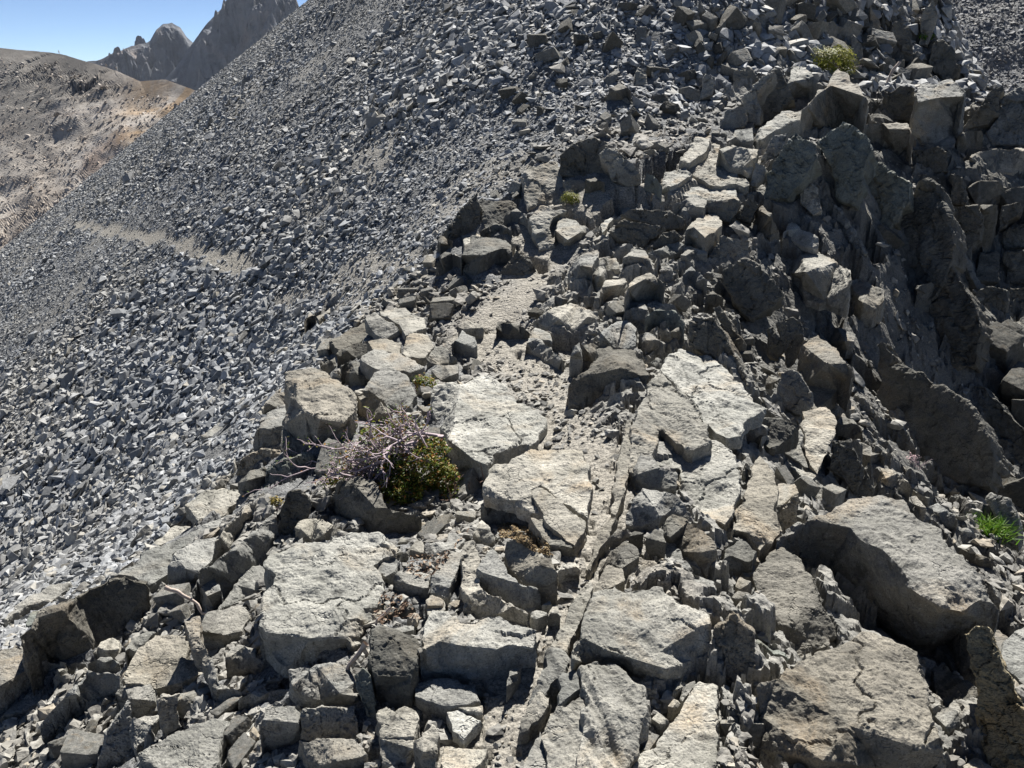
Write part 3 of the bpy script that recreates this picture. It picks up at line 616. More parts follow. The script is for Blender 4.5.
def ground_material():
    m = bpy.data.materials.new('stony_ground'); t = NT(m)
    pos = t.n('ShaderNodeTexCoord').outputs['Object']
    at = t.n('ShaderNodeAttribute', attribute_name='dirt')
    a = t.noise(pos, 14.0, 7, 0.7)
    grit = t.noise(pos, 120.0, 4, 0.75)
    soil = t.mix(t.ramp(a, [(0.35, (0, 0, 0)), (0.65, (1, 1, 1))]), (0.27, 0.25, 0.21), (0.42, 0.39, 0.335))
    soil = t.mix(t.ramp(grit, [(0.40, (0.8, 0.8, 0.8)), (0.56, (0, 0, 0))]), soil, (0.10, 0.095, 0.085))
    st = t.mix(t.ramp(a, [(0.35, (0, 0, 0)), (0.65, (1, 1, 1))]), (0.155, 0.158, 0.157), (0.27, 0.27, 0.262))
    st = t.mix(t.ramp(grit, [(0.42, (0.8, 0.8, 0.8)), (0.56, (0, 0, 0))]), st, (0.05, 0.05, 0.05))
    c = t.mix(at.outputs['Fac'], st, soil)
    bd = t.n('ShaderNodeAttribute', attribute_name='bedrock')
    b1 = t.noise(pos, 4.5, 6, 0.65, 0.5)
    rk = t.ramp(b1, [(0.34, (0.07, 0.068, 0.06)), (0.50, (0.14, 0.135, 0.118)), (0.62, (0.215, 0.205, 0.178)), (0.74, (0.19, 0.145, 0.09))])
    b2 = t.n('ShaderNodeAttribute', attribute_name='trail_pale')
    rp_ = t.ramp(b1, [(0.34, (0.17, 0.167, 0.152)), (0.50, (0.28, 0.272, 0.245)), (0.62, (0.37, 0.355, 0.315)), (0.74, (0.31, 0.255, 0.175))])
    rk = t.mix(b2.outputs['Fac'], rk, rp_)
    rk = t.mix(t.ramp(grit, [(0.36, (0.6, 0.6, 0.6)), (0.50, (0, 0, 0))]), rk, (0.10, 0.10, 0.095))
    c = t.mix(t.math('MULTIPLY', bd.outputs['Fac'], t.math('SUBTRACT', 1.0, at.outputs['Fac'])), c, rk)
    vo = t.n('ShaderNodeTexVoronoi', feature='F1'); vo.inputs['Scale'].default_value = 45.0
    t.l(pos, vo.inputs['Vector'])
    h = t.math('ADD', t.math('MULTIPLY', grit, 0.6), t.math('MULTIPLY', vo.outputs['Distance'], -0.8))
    t.finish(c, 0.95, h, 0.8, 0.015, 0.2)
    return m

def plain(name, stops, scale=20.0, rough=0.8, island=False, transl=0.0):
    m = bpy.data.materials.new(name); t = NT(m)
    if island:
        f = t.n('ShaderNodeNewGeometry').outputs['Random Per Island']
    else:
        f = t.noise(t.n('ShaderNodeTexCoord').outputs['Object'], scale, 5, 0.65)
    c = t.ramp(f, stops)
    b = t.finish(c, rough, None)
    if transl:
        tr = t.n('ShaderNodeBsdfTranslucent'); t.l(c, tr.inputs[0])
        mx = t.n('ShaderNodeMixShader'); mx.inputs[0].default_value = transl
        out = [n for n in t.t.nodes if n.type == 'OUTPUT_MATERIAL'][0]
        t.l(b.outputs[0], mx.inputs[1]); t.l(tr.outputs[0], mx.inputs[2]); t.l(mx.outputs[0], out.inputs[0])
    return m

MAT_ROCK = rock_material()
MAT_SCREE = scree_material('scree_stone', (0.16, 0.168, 0.175), (0.42, 0.432, 0.44), (0.36, 0.33, 0.27))
MAT_RUBBLE = scree_material('rubble_stone', (0.17, 0.163, 0.147), (0.37, 0.358, 0.32), (0.34, 0.29, 0.215))
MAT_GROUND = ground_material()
# ------------------------------------------------------------------ world + sun
SUN_EL, SUN_AZ = R(49), R(14)      # azimuth measured from +Y towards +X; the sun stands ahead of the viewer, a little right
world = bpy.data.worlds.new('World'); scene.world = world
world.use_nodes = True
wt = world.node_tree; wt.nodes.clear()
sky = wt.nodes.new('ShaderNodeTexSky'); sky.sky_type = 'NISHITA'; sky.sun_disc = False
sky.sun_elevation = SUN_EL; sky.sun_rotation = SUN_AZ
sky.altitude = 3500; sky.air_density = 0.5; sky.dust_density = 0.0; sky.ozone_density = 3.0
bg = wt.nodes.new('ShaderNodeBackground'); bg.inputs[1].default_value = SKY_STRENGTH
wo = wt.nodes.new('ShaderNodeOutputWorld')
wt.links.new(sky.outputs[0], bg.inputs[0]); wt.links.new(bg.outputs[0], wo.inputs[0])
sd = bpy.data.lights.new('sun', 'SUN'); sd.energy = SUN_STRENGTH; sd.angle = R(0.53); sd.color = (1.0, 0.97, 0.925)
so = bpy.data.objects.new('sun', sd); col.objects.link(so)
sunv = Vector((math.sin(SUN_AZ) * math.cos(SUN_EL), math.cos(SUN_AZ) * math.cos(SUN_EL), math.sin(SUN_EL)))
so.rotation_euler = sunv.to_track_quat('Z', 'Y').to_euler()
vs = scene.view_settings
vs.view_transform = 'Standard'; vs.look = 'None'; vs.gamma = 1; vs.exposure = EXPOSURE; vs.use_curve_mapping = False
scene.cycles.max_bounces = 5; scene.cycles.diffuse_bounces = 1; scene.cycles.glossy_bounces = 2
scene.cycles.use_denoising = True

# ------------------------------------------------------------------ trails
def chain(pts):
    out = []
    for px, py in pts:
        h = hit(px, py)
        if h is not None: out.append(h)
    return np.array(out)
TRAIL = chain([(480,768),(500,735),(530,690),(560,630),(575,585),(588,520),(590,470),(585,440),(560,400),(525,365),(500,345),(480,325),(505,305),(535,280),(545,262),(535,245),(560,222),(590,200),(620,190),(660,182),(700,172),(735,158)])
SIDE = chain([(75,223),(110,230),(150,235),(185,245),(210,256),(238,262),(252,264)])
SIDE2 = chain([(330,205),(350,185),(375,160),(365,150)])
SIDE3 = chain([(440,215),(470,185),(500,170)])
SIDE4 = chain([(290,300),(330,285),(370,275),(405,262)])
def seg_dist(x, y, line):
    d = np.full(x.shape, 1e9)
    for a, b in zip(line[:-1], line[1:]):
        ab = b[:2] - a[:2]; L = (ab ** 2).sum() + 1e-9
        t = np.clip(((x - a[0]) * ab[0] + (y - a[1]) * ab[1]) / L, 0, 1)
        d = np.minimum(d, np.hypot(x - a[0] - t * ab[0], y - a[1] - t * ab[1]))
    return d
def dirt_at(x, y):
    sh = x.shape
    x = x.ravel(); y = y.ravel()
    n = fbm(np.stack([x * 2.2, y * 2.2, x * 0], 1), 3, 5)
    v = 1 - smooth(0.15, 0.42, seg_dist(x, y, TRAIL) + n * 0.12)
    v = np.maximum(v, 0.95 * (1 - smooth(0.03, 0.17, seg_dist(x, y, SIDE) + n * 0.08)))
    v = np.maximum(v, 0.6 * (1 - smooth(0.1, 0.45, seg_dist(x, y, SIDE2) + n * 0.3)))
    v = np.maximum(v, 0.45 * (1 - smooth(0.1, 0.5, seg_dist(x, y, SIDE3) + n * 0.3)))
    v = np.maximum(v, 0.7 * (1 - smooth(0.1, 0.45, seg_dist(x, y, SIDE4) + n * 0.25)))
    p = fbm(np.stack([x * 0.5, y * 0.35, x * 0], 1), 3, 41)
    v = np.maximum(v, 0.35 * smooth(0.55, 0.85, p))
    return v.reshape(sh)

# ------------------------------------------------------------------ rocks traced in the place
TILES = dict(A=(0,576), B=(200,576), C=(400,576), D=(600,576), E=(768,576), F=(768,440), G=(560,440), H=(390,440), I=(180,440),
             J=(200,300), K=(400,300), L=(600,300), M=(768,300), N=(420,130), O=(600,130), P=(768,130), Q=(768,0), R=(560,0), U=(0,400))
TINT = dict(g=(0.98,0.975,0.94), w=(1.36,1.335,1.25), t=(1.09,1.045,0.95), o=(1.05,0.93,0.66), d=(0.56,0.545,0.50), m=(0.80,0.76,0.68), b=(0.72,0.78,0.74))  # d: lichen-dark rock, also deepens the shade on rocks standing in shade
CATS = dict(boulder='boulder', rock='rock', rock_slab='slab', stone='stone')

def subdivide_to(bm, L, maxit=7):
    for _ in range(maxit):
        ed = [e for e in bm.edges if e.calc_length() > L]
        if not ed or len(bm.verts) > 60000: break
        bmesh.ops.subdivide_edges(bm, edges=ed, cuts=1)
        bmesh.ops.triangulate(bm, faces=[f for f in bm.faces if len(f.verts) > 3])

def roughen(me, L, seed, strata=0.0, face=None):
    """weather the blocks: soften arrises, break the faces up, groove along the foliation"""
    n = len(me.vertices)
    co = np.empty(n * 3, np.float32); me.vertices.foreach_get('co', co); co = co.reshape(-1, 3).astype(float)
    ed = np.empty(len(me.edges) * 2, np.int32); me.edges.foreach_get('vertices', ed); ed = ed.reshape(-1, 2)
    for _ in range(2):
        s = np.zeros_like(co); c = np.zeros(n)
        np.add.at(s, ed[:, 0], co[ed[:, 1]]); np.add.at(s, ed[:, 1], co[ed[:, 0]])
        np.add.at(c, ed[:, 0], 1); np.add.at(c, ed[:, 1], 1)
        co = co * 0.72 + 0.28 * s / np.maximum(c, 1)[:, None]
    me.vertices.foreach_set('co', co.astype(np.float32).ravel()); me.update()
    no = np.empty(n * 3, np.float32); me.vertices.foreach_get('normal', no); no = no.reshape(-1, 3)
    off = np.array([seed * 3.17 % 50, seed * 1.91 % 50, seed * 0.77 % 50])
    p = co + off
    L0 = L; L = L if L < 0.45 else 0.45 + 0.25 * (L - 0.45)      # big blocks keep flat faces
    b = fbm(p * (2.6 / L0), 3, seed % 97)
    d = 0.024 * L * b
    # chipped, terraced relief: noise pushed through steps gives broken flats rather than soft waves
    s = fbm(p * (4.5 / L), 3, seed % 89 + 5)
    st = np.floor(s * 3.0) / 3.0 + smooth(0.75, 1.0, (s * 3.0) % 1.0) / 3.0
    d += 0.018 * L * st
    d += 0.009 * L * fbm(p * (16 / L), 3, seed % 83 + 9, 0.6)
    cr = np.abs(vnoise(p * (3.4 / L) + 7.7, seed % 71))
    # joints: the block is cut into smaller ones that stand a little proud of each other
    if face is not None:
        L = L0
        fu = np.cross([0, 0, 1.0], face); fu /= np.linalg.norm(fu); fv = np.cross(face, fu)
        z1, e1 = blocks(p @ fu, p @ fv, 0.42 * L, seed % 53, 0.5, 0.7); z2, e2 = blocks(p @ fu, p @ fv, 0.15 * L, seed % 47, 0.7, 0.7)
        f_ = np.clip(no @ face, 0, 1)
        d += f_ * (0.042 * L * z1 + 0.012 * L * z2 - 0.030 * L * (1 - smooth(0, 0.10, e1)) - 0.010 * L * (1 - smooth(0, 0.12, e2)))
    else:
        an = (seed * 0.37) % 3.1
        z1, e1 = blocks(p[:, 0], p[:, 1], 0.55 * L, seed % 53, an, 1.7)
        gate_ = smooth(-0.2, 0.25, vnoise(p * (1.2 / L), seed % 41))
        f_ = np.clip(no[:, 2], 0, 1) * gate_
        d += f_ * (0.016 * L * z1 - 0.022 * L * (1 - smooth(0, 0.05, e1)))
    d -= 0.006 * L * (1 - smooth(0.0, 0.035, cr)) * smooth(0.0, 0.3, vnoise(p * (2.0 / L), seed % 61 + 3))
    if strata:
        ax = np.array([0.83, 0.40, -0.38])
        q = p @ ax + 0.05 * fbm(p * 2.5, 3, 4)
        lay = fbm(np.stack([q * 26, (p @ np.array([0.5, 0.8, 0.2])) * 2.2, (p @ np.array([0.3, -0.4, 0.85])) * 3.0], 1), 3, 17)
        d += strata * 0.009 * lay
    co = co + no * d[:, None]
    me.vertices.foreach_set('co', co.astype(np.float32).ravel()); me.update()

# top of the rocks over the ground, in 2.5 cm cells, so that earth and loose stones stay out of them
CELL, GX0, GY0, GNX, GNY = 0.025, -8.0, -1.0, 640, 640
ROCKTOP = np.full((GNX, GNY), -1e3)
def mark_rock(p, is_face):
    i = ((p[:, 0] - GX0) / CELL).astype(int); j = ((p[:, 1] - GY0) / CELL).astype(int)
    ok = (i > 0) & (j > 0) & (i < GNX - 1) & (j < GNY - 1)
    i, j, z = i[ok], j[ok], p[ok, 2]
    rad = 1 if (len(z) and np.median(np.hypot(p[:, 0], p[:, 1])) > 3.5) else 0
    for a in range(-rad, rad + 1):
        for b in range(-rad, rad + 1):
            np.maximum.at(ROCKTOP, (i + a, j + b), z)
# how far off each traced rock stands along its lines of sight: nothing loose may lie in front of it
MASKT = np.zeros((H, W))
def mask_poly(O, t):
    xs = [p[0] for p in O]; ys = [p[1] for p in O]
    x0, x1, y0, y1 = max(0, int(min(xs))), min(W - 1, int(max(xs)) + 1), max(0, int(min(ys))), min(H - 1, int(max(ys)) + 1)
    if x1 <= x0 or y1 <= y0: return
    gx, gy = np.meshgrid(np.arange(x0, x1 + 1) + 0.5, np.arange(y0, y1 + 1) + 0.5)
    c = np.zeros(gx.shape, bool); j = len(O) - 1
    for i in range(len(O)):
        (xi, yi), (xj, yj) = O[i][:2], O[j][:2]
        if yi != yj: c ^= ((yi > gy) != (yj > gy)) & (gx < (xj - xi) * (gy - yi) / (yj - yi) + xi)
        j = i
    m = MASKT[y0:y1 + 1, x0:x1 + 1]
    m[c] = np.maximum(m[c], t)
def before_rock(p, pad=0.0):
    z = p[:, 1] * CP - p[:, 2] * SP
    zs = np.maximum(z, 0.1)
    u = (p[:, 0] / zs * FPX + W / 2).astype(int); v = (H / 2 - (p[:, 1] * SP + p[:, 2] * CP) / zs * FPX).astype(int)
    ok = (u >= 0) & (v >= 0) & (u < W) & (v < H) & (z > 0.1)
    t = MASKT[np.clip(v, 0, H - 1), np.clip(u, 0, W - 1)]
    return ok & (t > 0) & (z < t + pad)
def rock_top(x, y):
    i = ((x - GX0) / CELL).astype(int); j = ((y - GY0) / CELL).astype(int)
    ok = (i >= 0) & (j >= 0) & (i < GNX) & (j < GNY)
    return np.where(ok, ROCKTOP[np.clip(i, 0, GNX - 1), np.clip(j, 0, GNY - 1)], -1e3)
FOOT = []            # px bounding of traced rocks, used to keep loose stones out of them
def in_poly(O, u, v):
    c = False; j = len(O) - 1
    for i in range(len(O)):
        if (O[i][1] > v) != (O[j][1] > v) and u < (O[j][0] - O[i][0]) * (v - O[i][1]) / (O[j][1] - O[i][1]) + O[i][0]: c = not c
        j = i
    return c
def make_rock(line, k):
    tile, kind, tint, hp, outl, inter, label = line.split('|')
    x0, y0 = TILES[tile]
    def pts(s):
        out = []
        for w in s.split():
            a = w.split(',')
            out.append((x0 + float(a[0]) / 4, y0 + float(a[1]) / 4, float(a[2]) if len(a) > 2 else 1.0))
        return out
    O, I = pts(outl), pts(inter)
    hp = float(hp) / 4 * 1.05
    base = [p for p in O if p[2] <= 0.05]
    if base:
        ax = sum(p[0] for p in base) / len(base); ay = sum(p[1] for p in base) / len(base)
    else:
        lo = max(O, key=lambda p: p[1]); ax, ay = lo[0], lo[1] + hp * lo[2]
    key = label
    if key in DEPTH:
        g = ray(ax, ay) * DEPTH[key]
    else:
        g = hit(ax, ay)
        if g is None: g = ray(ax, ay) * 9.0
    t = g @ np.array([0, CP, -SP])
    dep = math.degrees(math.atan2(-g[2], math.hypot(g[0], g[1])))
    face = next((v for w, v in FACE if w in label), None)
    tilt = R(max(0.0, MIN_GRAZE - dep) + 4.0)
    if face: tilt = R(face[0])
    hd = -np.array([g[0], g[1], 0]); hd /= np.linalg.norm(hd)
    N = np.array([0, 0, 1.0]) * math.cos(tilt) + hd * math.sin(tilt)
    if face:
        # a steep face seen square on: relief is measured off the face, the block runs back behind it
        az = R(face[2])
        hd = np.array([hd[0] * math.cos(az) - hd[1] * math.sin(az), hd[0] * math.sin(az) + hd[1] * math.cos(az), 0])
        N = np.array([0, 0, 1.0]) * math.cos(tilt) + hd * math.sin(tilt)
        ext = math.sqrt((max(p[0] for p in O) - min(p[0] for p in O)) * (max(p[1] for p in O) - min(p[1] for p in O))) * t / FPX
        Hm = ext * 0.12
    else:
        Hm = hp * t / FPX / max(0.5, math.cos(R(dep) - tilt))
    def place(px, py, m):
        d = ray(px, py)
        tt = ((g + N * (Hm * m)) @ N) / (d @ N)
        if tt < 0 or tt > t * 2.2: tt = t * 2.2
        tt = max(tt, t * 0.6)
        return d * tt
    if base and not I and not face:
        # a block: its front arris stands straight above the foot line
        for bx, by, _m in base:
            qx, qy = bx + 0.12 * (sum(p[0] for p in O) / len(O) - bx), by - hp * 0.9
            if min((qx - p[0]) ** 2 + (qy - p[1]) ** 2 for p in O + I) > 6.0 and in_poly(O, qx, qy): I.append((qx, qy, 1.0))
    # broken edges: every long side of the outline is chipped a little in and out
    rj = random.Random(900 + k); R_ = []
    for p, q in zip(O, O[1:] + O[:1]):
        R_.append(p)
        L_ = math.hypot(q[0] - p[0], q[1] - p[1])
        n_ = min(5, int(L_ / 7))
        for i in range(1, n_ + 1):
            f_ = (i + rj.uniform(-0.3, 0.3)) / (n_ + 1); a_ = rj.gauss(0, 0.028 * L_ + 0.25) * (0.4 if max(p[2], q[2]) < 0.06 else 1.0)
            R_.append((p[0] + (q[0] - p[0]) * f_ - (q[1] - p[1]) / L_ * a_, p[1] + (q[1] - p[1]) * f_ + (q[0] - p[0]) / L_ * a_, p[2] + (q[2] - p[2]) * f_))
    O = R_
    P2 = [Vector((p[0], -p[1])) for p in O + I]
    n = len(O)
    faces_in = [list(range(n))]
    ov, oe, of, orv, ore, orf = delaunay_2d_cdt(P2, [], faces_in, 1, 1e-4)
    V = []
    for i, v in enumerate(ov):
        ids = orv[i]
        if ids: m = (O + I)[ids[0]][2]
        else:
            w = [(1 / (1e-3 + (v - q).length_squared), (O + I)[j][2]) for j, q in enumerate(P2)]
            m = sum(a * b for a, b in w) / sum(a for a, b in w)
        V.append(place(v.x, -v.y, m))
    F = [tuple(f) for f in of]
    # boundary loop of the triangulation -> walls to a buried foot
    cnt = {}
    for f in F:
        for a, b in zip(f, f[1:] + f[:1]):
            cnt[(a, b)] = cnt.get((a, b), 0) + 1
    bd = [e for e in cnt if (e[1], e[0]) not in cnt]
    bm = bmesh.new()
    cen = np.mean(V, 0)
    vs_ = [bm.verts.new(Vector(v - g)) for v in V]
    low = {}
    rr = random.Random(k)
    for e in bd:
        for i in e:
            if i not in low:
                v = V[i]
                hgt = (v - g) @ N
                drop = hgt + 0.10 * max(Hm, 0.05) + 0.03
                if face: drop = hgt + ext * face[1]
                q = v - N * drop
                # walls lean out a little behind, never in front
                out = q - (cen - N * ((cen - g) @ N)); out -= N * (out @ N)
                back = max(0.0, float(out @ hd) * -1.0)
                q = q + out * ((0.10 * rr.random()) * (1 if back > 0 else 0.0) if not face else -0.22 * rr.random())
                low[i] = bm.verts.new(Vector(q - g))
    for f in F:
        try: bm.faces.new([vs_[i] for i in f])
        except ValueError: pass
    for a, b in bd:
        try: bm.faces.new([vs_[b], vs_[a], low[a], low[b]])
        except ValueError: pass
    bmesh.ops.triangulate(bm, faces=bm.faces[:])
    bmesh.ops.recalc_face_normals(bm, faces=bm.faces[:])
    pxm = t / FPX
    subdivide_to(bm, max(0.004, 3.0 * pxm))
    me = bpy.data.meshes.new(kind); bm.to_mesh(me); bm.free()
    xs = [p[0] for p in O]; ys = [p[1] for p in O]
    L = math.sqrt((max(xs) - min(xs)) * (max(ys) - min(ys))) * pxm
    roughen(me, L, 11 + k * 7, strata=1.0 if ('striated' in label or 'buckled' in label or 'blocky streaked' in label or 'upturned' in label or 'plate' in label) else 0.0, face=N if (face and face[0] > 40) else None)
    # outward check: the traced face must look at the eye
    me.materials.append(MAT_ROCK)
    o = link(kind, me, g)
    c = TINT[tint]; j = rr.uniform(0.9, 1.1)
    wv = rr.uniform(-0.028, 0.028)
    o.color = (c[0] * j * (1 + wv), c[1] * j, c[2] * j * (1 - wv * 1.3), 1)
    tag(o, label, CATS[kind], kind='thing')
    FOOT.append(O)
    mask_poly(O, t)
    co = np.empty(len(me.vertices) * 3, np.float32); me.vertices.foreach_get('co', co)
    mark_rock(co.reshape(-1, 3) + g, face is not None)
    return o

ROCKS = ROCK_DATA.strip().split('\n')
for k, ln in enumerate(ROCKS):
    make_rock(ln, k)
print('rocks', len(ROCKS), round(time.time() - T0, 1))
# ------------------------------------------------------------------ ground sheet
ang = np.concatenate([np.linspace(-180, -48, 40)[:-1], np.linspace(-48, 48, 640), np.linspace(48, 180, 40)[1:]])
rad = np.concatenate([np.geomspace(0.5, 1.3, 25)[:-1], np.geomspace(1.3, 14, 700)[:-1], np.geomspace(14, 90, 160), np.geomspace(100, 9000, 24)])
AA, RR = np.meshgrid(np.radians(ang), rad)
X = RR * np.sin(AA); Y = RR * np.cos(AA)
Zb = ground(X, Y)
nz = fbm(np.stack([X.ravel() * 1.7, Y.ravel() * 1.7, X.ravel() * 0], 1), 5, 11).reshape(X.shape)
nz2 = fbm(np.stack([X.ravel() * 9, Y.ravel() * 9, X.ravel() * 0], 1), 3, 21).reshape(X.shape)
dm = dirt_at(X, Y)
Zb = Zb + (0.035 * nz + 0.012 * nz2 * (1 - smooth(10, 16, RR))) * (1 - 0.5 * dm) - 0.02 * dm
# bedrock on the right of the trail: jointed blocks, each with its own height and dip
def trail_x(y):
    o_ = np.argsort(TRAIL[:, 1]); return np.interp(y, TRAIL[o_, 1], TRAIL[o_, 0])
def bed_at(x, y):
    n = fbm(np.stack([x.ravel() * 1.3, y.ravel() * 1.3, x.ravel() * 0], 1), 2, 91).reshape(x.shape)
    return smooth(0.10, 0.45, x - trail_x(np.clip(y, 1.5, 8.5)) + 0.25 * n) * (1 - smooth(11.5, 13.5, y)) * smooth(0.9, 1.6, y)
bed = bed_at(X, Y)
inb = bed > 0.01
xb, yb = X[inb], Y[inb]
z1, e1 = blocks(xb, yb, 0.30, 3, 0.6, 1.7)
z2, e2 = blocks(xb, yb, 0.11, 8, 0.9, 1.5)
rel = 0.085 * z1 + 0.028 * z2 - 0.05 * (1 - smooth(0.0, 0.10, e1)) - 0.014 * (1 - smooth(0.0, 0.12, e2)) + 0.008 * fbm(np.stack([xb * 22, yb * 22, xb * 0], 1), 3, 55)
tmp = np.zeros(X.shape); tmp[inb] = rel * bed[inb]
Zb = Zb + tmp
rt = rock_top(X, Y)
Zb = np.where(rt > -100, np.minimum(Zb, rt - 0.05), Zb)
near_ = (RR < 13) & (RR > 1.0)
for ox, oy in ((0.03, 0), (-0.03, 0), (0, 0.03), (0, -0.03)):
    r2 = rock_top(X + ox, Y + oy)
    Zb = np.where(near_ & (r2 > -100), np.minimum(Zb, r2 - 0.01), Zb)
wfar = smooth(70, 130, RR)
Zb = Zb * (1 - wfar) + wfar * (-110.0 - 0.02 * (RR - 70).clip(0, 500))
nr, na = X.shape
verts = np.stack([X, Y, Zb], -1).reshape(-1, 3)
verts = np.vstack([verts, [[0, 0, -1.68]]])
idx = np.arange(nr * na).reshape(nr, na)
q = np.stack([idx[:-1, :-1], idx[1:, :-1], idx[1:, 1:], idx[:-1, 1:]], -1).reshape(-1, 4)[:, ::-1]
# the first and the last angle coincide; the sheet closes there
me = mesh_np('ground', verts, q, MAT_GROUND, True)
at = me.attributes.new('dirt', 'FLOAT', 'POINT')
at.data.foreach_set('value', np.append(dm.ravel(), 0).astype(np.float32))
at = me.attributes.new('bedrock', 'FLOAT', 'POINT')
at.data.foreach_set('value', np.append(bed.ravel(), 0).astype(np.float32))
trail_pale = 1 - smooth(0.7, 1.9, X - trail_x(np.clip(Y, 1.5, 8.5)))  # bedrock tone: paler beside the trail, darker farther to the right
at = me.attributes.new('trail_pale', 'FLOAT', 'POINT')
at.data.foreach_set('value', np.append(trail_pale.ravel(), 0).astype(np.float32))
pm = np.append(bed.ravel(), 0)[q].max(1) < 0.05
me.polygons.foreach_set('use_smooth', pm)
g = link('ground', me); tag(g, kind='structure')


def ground_final(x, y):
    """height of the finished sheet, for setting stones down on it"""
    r = np.hypot(x, y); a = np.degrees(np.arctan2(x, y))
    fi = np.clip(np.interp(r, rad, np.arange(len(rad))), 0, len(rad) - 1.001); fj = np.clip(np.interp(a, ang, np.arange(len(ang))), 0, len(ang) - 1.001)
    i, j = fi.astype(int), fj.astype(int); u, v = fi - i, fj - j
    return Zb[i, j] * (1 - u) * (1 - v) + Zb[i + 1, j] * u * (1 - v) + Zb[i, j + 1] * (1 - u) * v + Zb[i + 1, j + 1] * u * v
# ------------------------------------------------------------------ loose stones
def stone_shapes(n, seed, flat=0.5):
    out = []
    rr = random.Random(seed)
    for _ in range(n):
        bm = bmesh.new()
        k = rr.randint(9, 13)
        for i in range(k):
            v = Vector((rr.gauss(0, 1), rr.gauss(0, 1), rr.gauss(0, 1))).normalized()
            v = Vector((v.x, v.y * rr.uniform(0.6, 0.9), v.z * flat * rr.uniform(0.6, 1.1)))
            bm.verts.new(v * rr.uniform(0.8, 1.1))
        r = bmesh.ops.convex_hull(bm, input=bm.verts[:])
        bmesh.ops.delete(bm, geom=[v for v in bm.verts if not v.link_faces], context='VERTS')
        bmesh.ops.triangulate(bm, faces=bm.faces[:])
        bmesh.ops.recalc_face_normals(bm, faces=bm.faces[:])
        bm.verts.index_update()
        out.append((np.array([v.co[:] for v in bm.verts]), np.array([[v.index for v in f.verts] for f in bm.faces])))
        bm.free()
    return out

def rotmats(N, tilt, normals):
    """random spin about the surface normal plus a random tilt"""
    a = rng.uniform(0, 2 * np.pi, N)
    ex = rng.normal(0, tilt, N); ey = rng.normal(0, tilt, N)
    c, s = np.cos(a), np.sin(a)
    Rz = np.zeros((N, 3, 3)); Rz[:, 0, 0] = c; Rz[:, 0, 1] = -s; Rz[:, 1, 0] = s; Rz[:, 1, 1] = c; Rz[:, 2, 2] = 1
    c, s = np.cos(ex), np.sin(ex)
    Rx = np.zeros((N, 3, 3)); Rx[:, 0, 0] = 1; Rx[:, 1, 1] = c; Rx[:, 1, 2] = -s; Rx[:, 2, 1] = s; Rx[:, 2, 2] = c
    c, s = np.cos(ey), np.sin(ey)
    Ry = np.zeros((N, 3, 3)); Ry[:, 1, 1] = 1; Ry[:, 0, 0] = c; Ry[:, 0, 2] = s; Ry[:, 2, 0] = -s; Ry[:, 2, 2] = c
    n = normals
    tx = np.cross(np.tile([0, 1.0, 0], (N, 1)), n); tx /= np.linalg.norm(tx, axis=1)[:, None]
    ty = np.cross(n, tx)
    B = np.stack([tx, ty, n], -1)
    return B @ Rx @ Ry @ Rz

def scatter_arrays(pos, size, normals, shapes, tilt):
    N = len(pos)
    M = rotmats(N, tilt, normals) * size[:, None, None]
    pick = rng.integers(0, len(shapes), N)
    VV, FF, base = [], [], 0
    for s, (sv, sf) in enumerate(shapes):
        w = np.nonzero(pick == s)[0]
        if len(w) == 0: continue
        v = np.einsum('nij,kj->nki', M[w], sv) + pos[w][:, None, :]
        f = sf[None] + (np.arange(len(w)) * len(sv))[:, None, None] + base
        VV.append(v.reshape(-1, 3)); FF.append(f.reshape(-1, 3)); base += len(w) * len(sv)
    return np.vstack(VV), np.vstack(FF)
def scatter_mesh(name, pos, size, normals, mat, shapes, tilt=0.4):
    v, f = scatter_arrays(pos, size, normals, shapes, tilt)
    return mesh_np(name, v, f, mat)

def ground_normal(x, y, e=0.05):
    zx = (ground_base(x + e, y) - ground_base(x - e, y)) / (2 * e)
    zy = (ground_base(x, y + e) - ground_base(x, y - e)) / (2 * e)
    n = np.stack([-zx, -zy, np.ones_like(zx)], -1)
    return n / np.linalg.norm(n, axis=-1)[..., None]

def broken(shapes, seed):
    out = []
    for k, (sv, sf) in enumerate(shapes):
        bm = bmesh.new(); vv = [bm.verts.new(v) for v in sv]
        for f in sf: bm.faces.new([vv[i] for i in f])
        subdivide_to(bm, 0.42)
        co = np.array([v.co[:] for v in bm.verts]); bm.normal_update(); no = np.array([v.normal[:] for v in bm.verts])
        co = co + no * (0.09 * fbm(co * 2.1 + k * 9, 3, seed + k))[:, None]
        bm.verts.index_update()
        out.append((co, np.array([[v.index for v in f.verts] for f in bm.faces]))); bm.free()
    return out
SHAPES = stone_shapes(36, 3, 0.55)
FLAT = stone_shapes(30, 8, 0.32)
ROUGH = broken(SHAPES[:14] + FLAT[:10], 60)

def project(p):
    z = p[:, 1] * CP - p[:, 2] * SP
    u = p[:, 0] / z * FPX + W / 2
    v = H / 2 - (p[:, 1] * SP + p[:, 2] * CP) / z * FPX
    return u, v, z

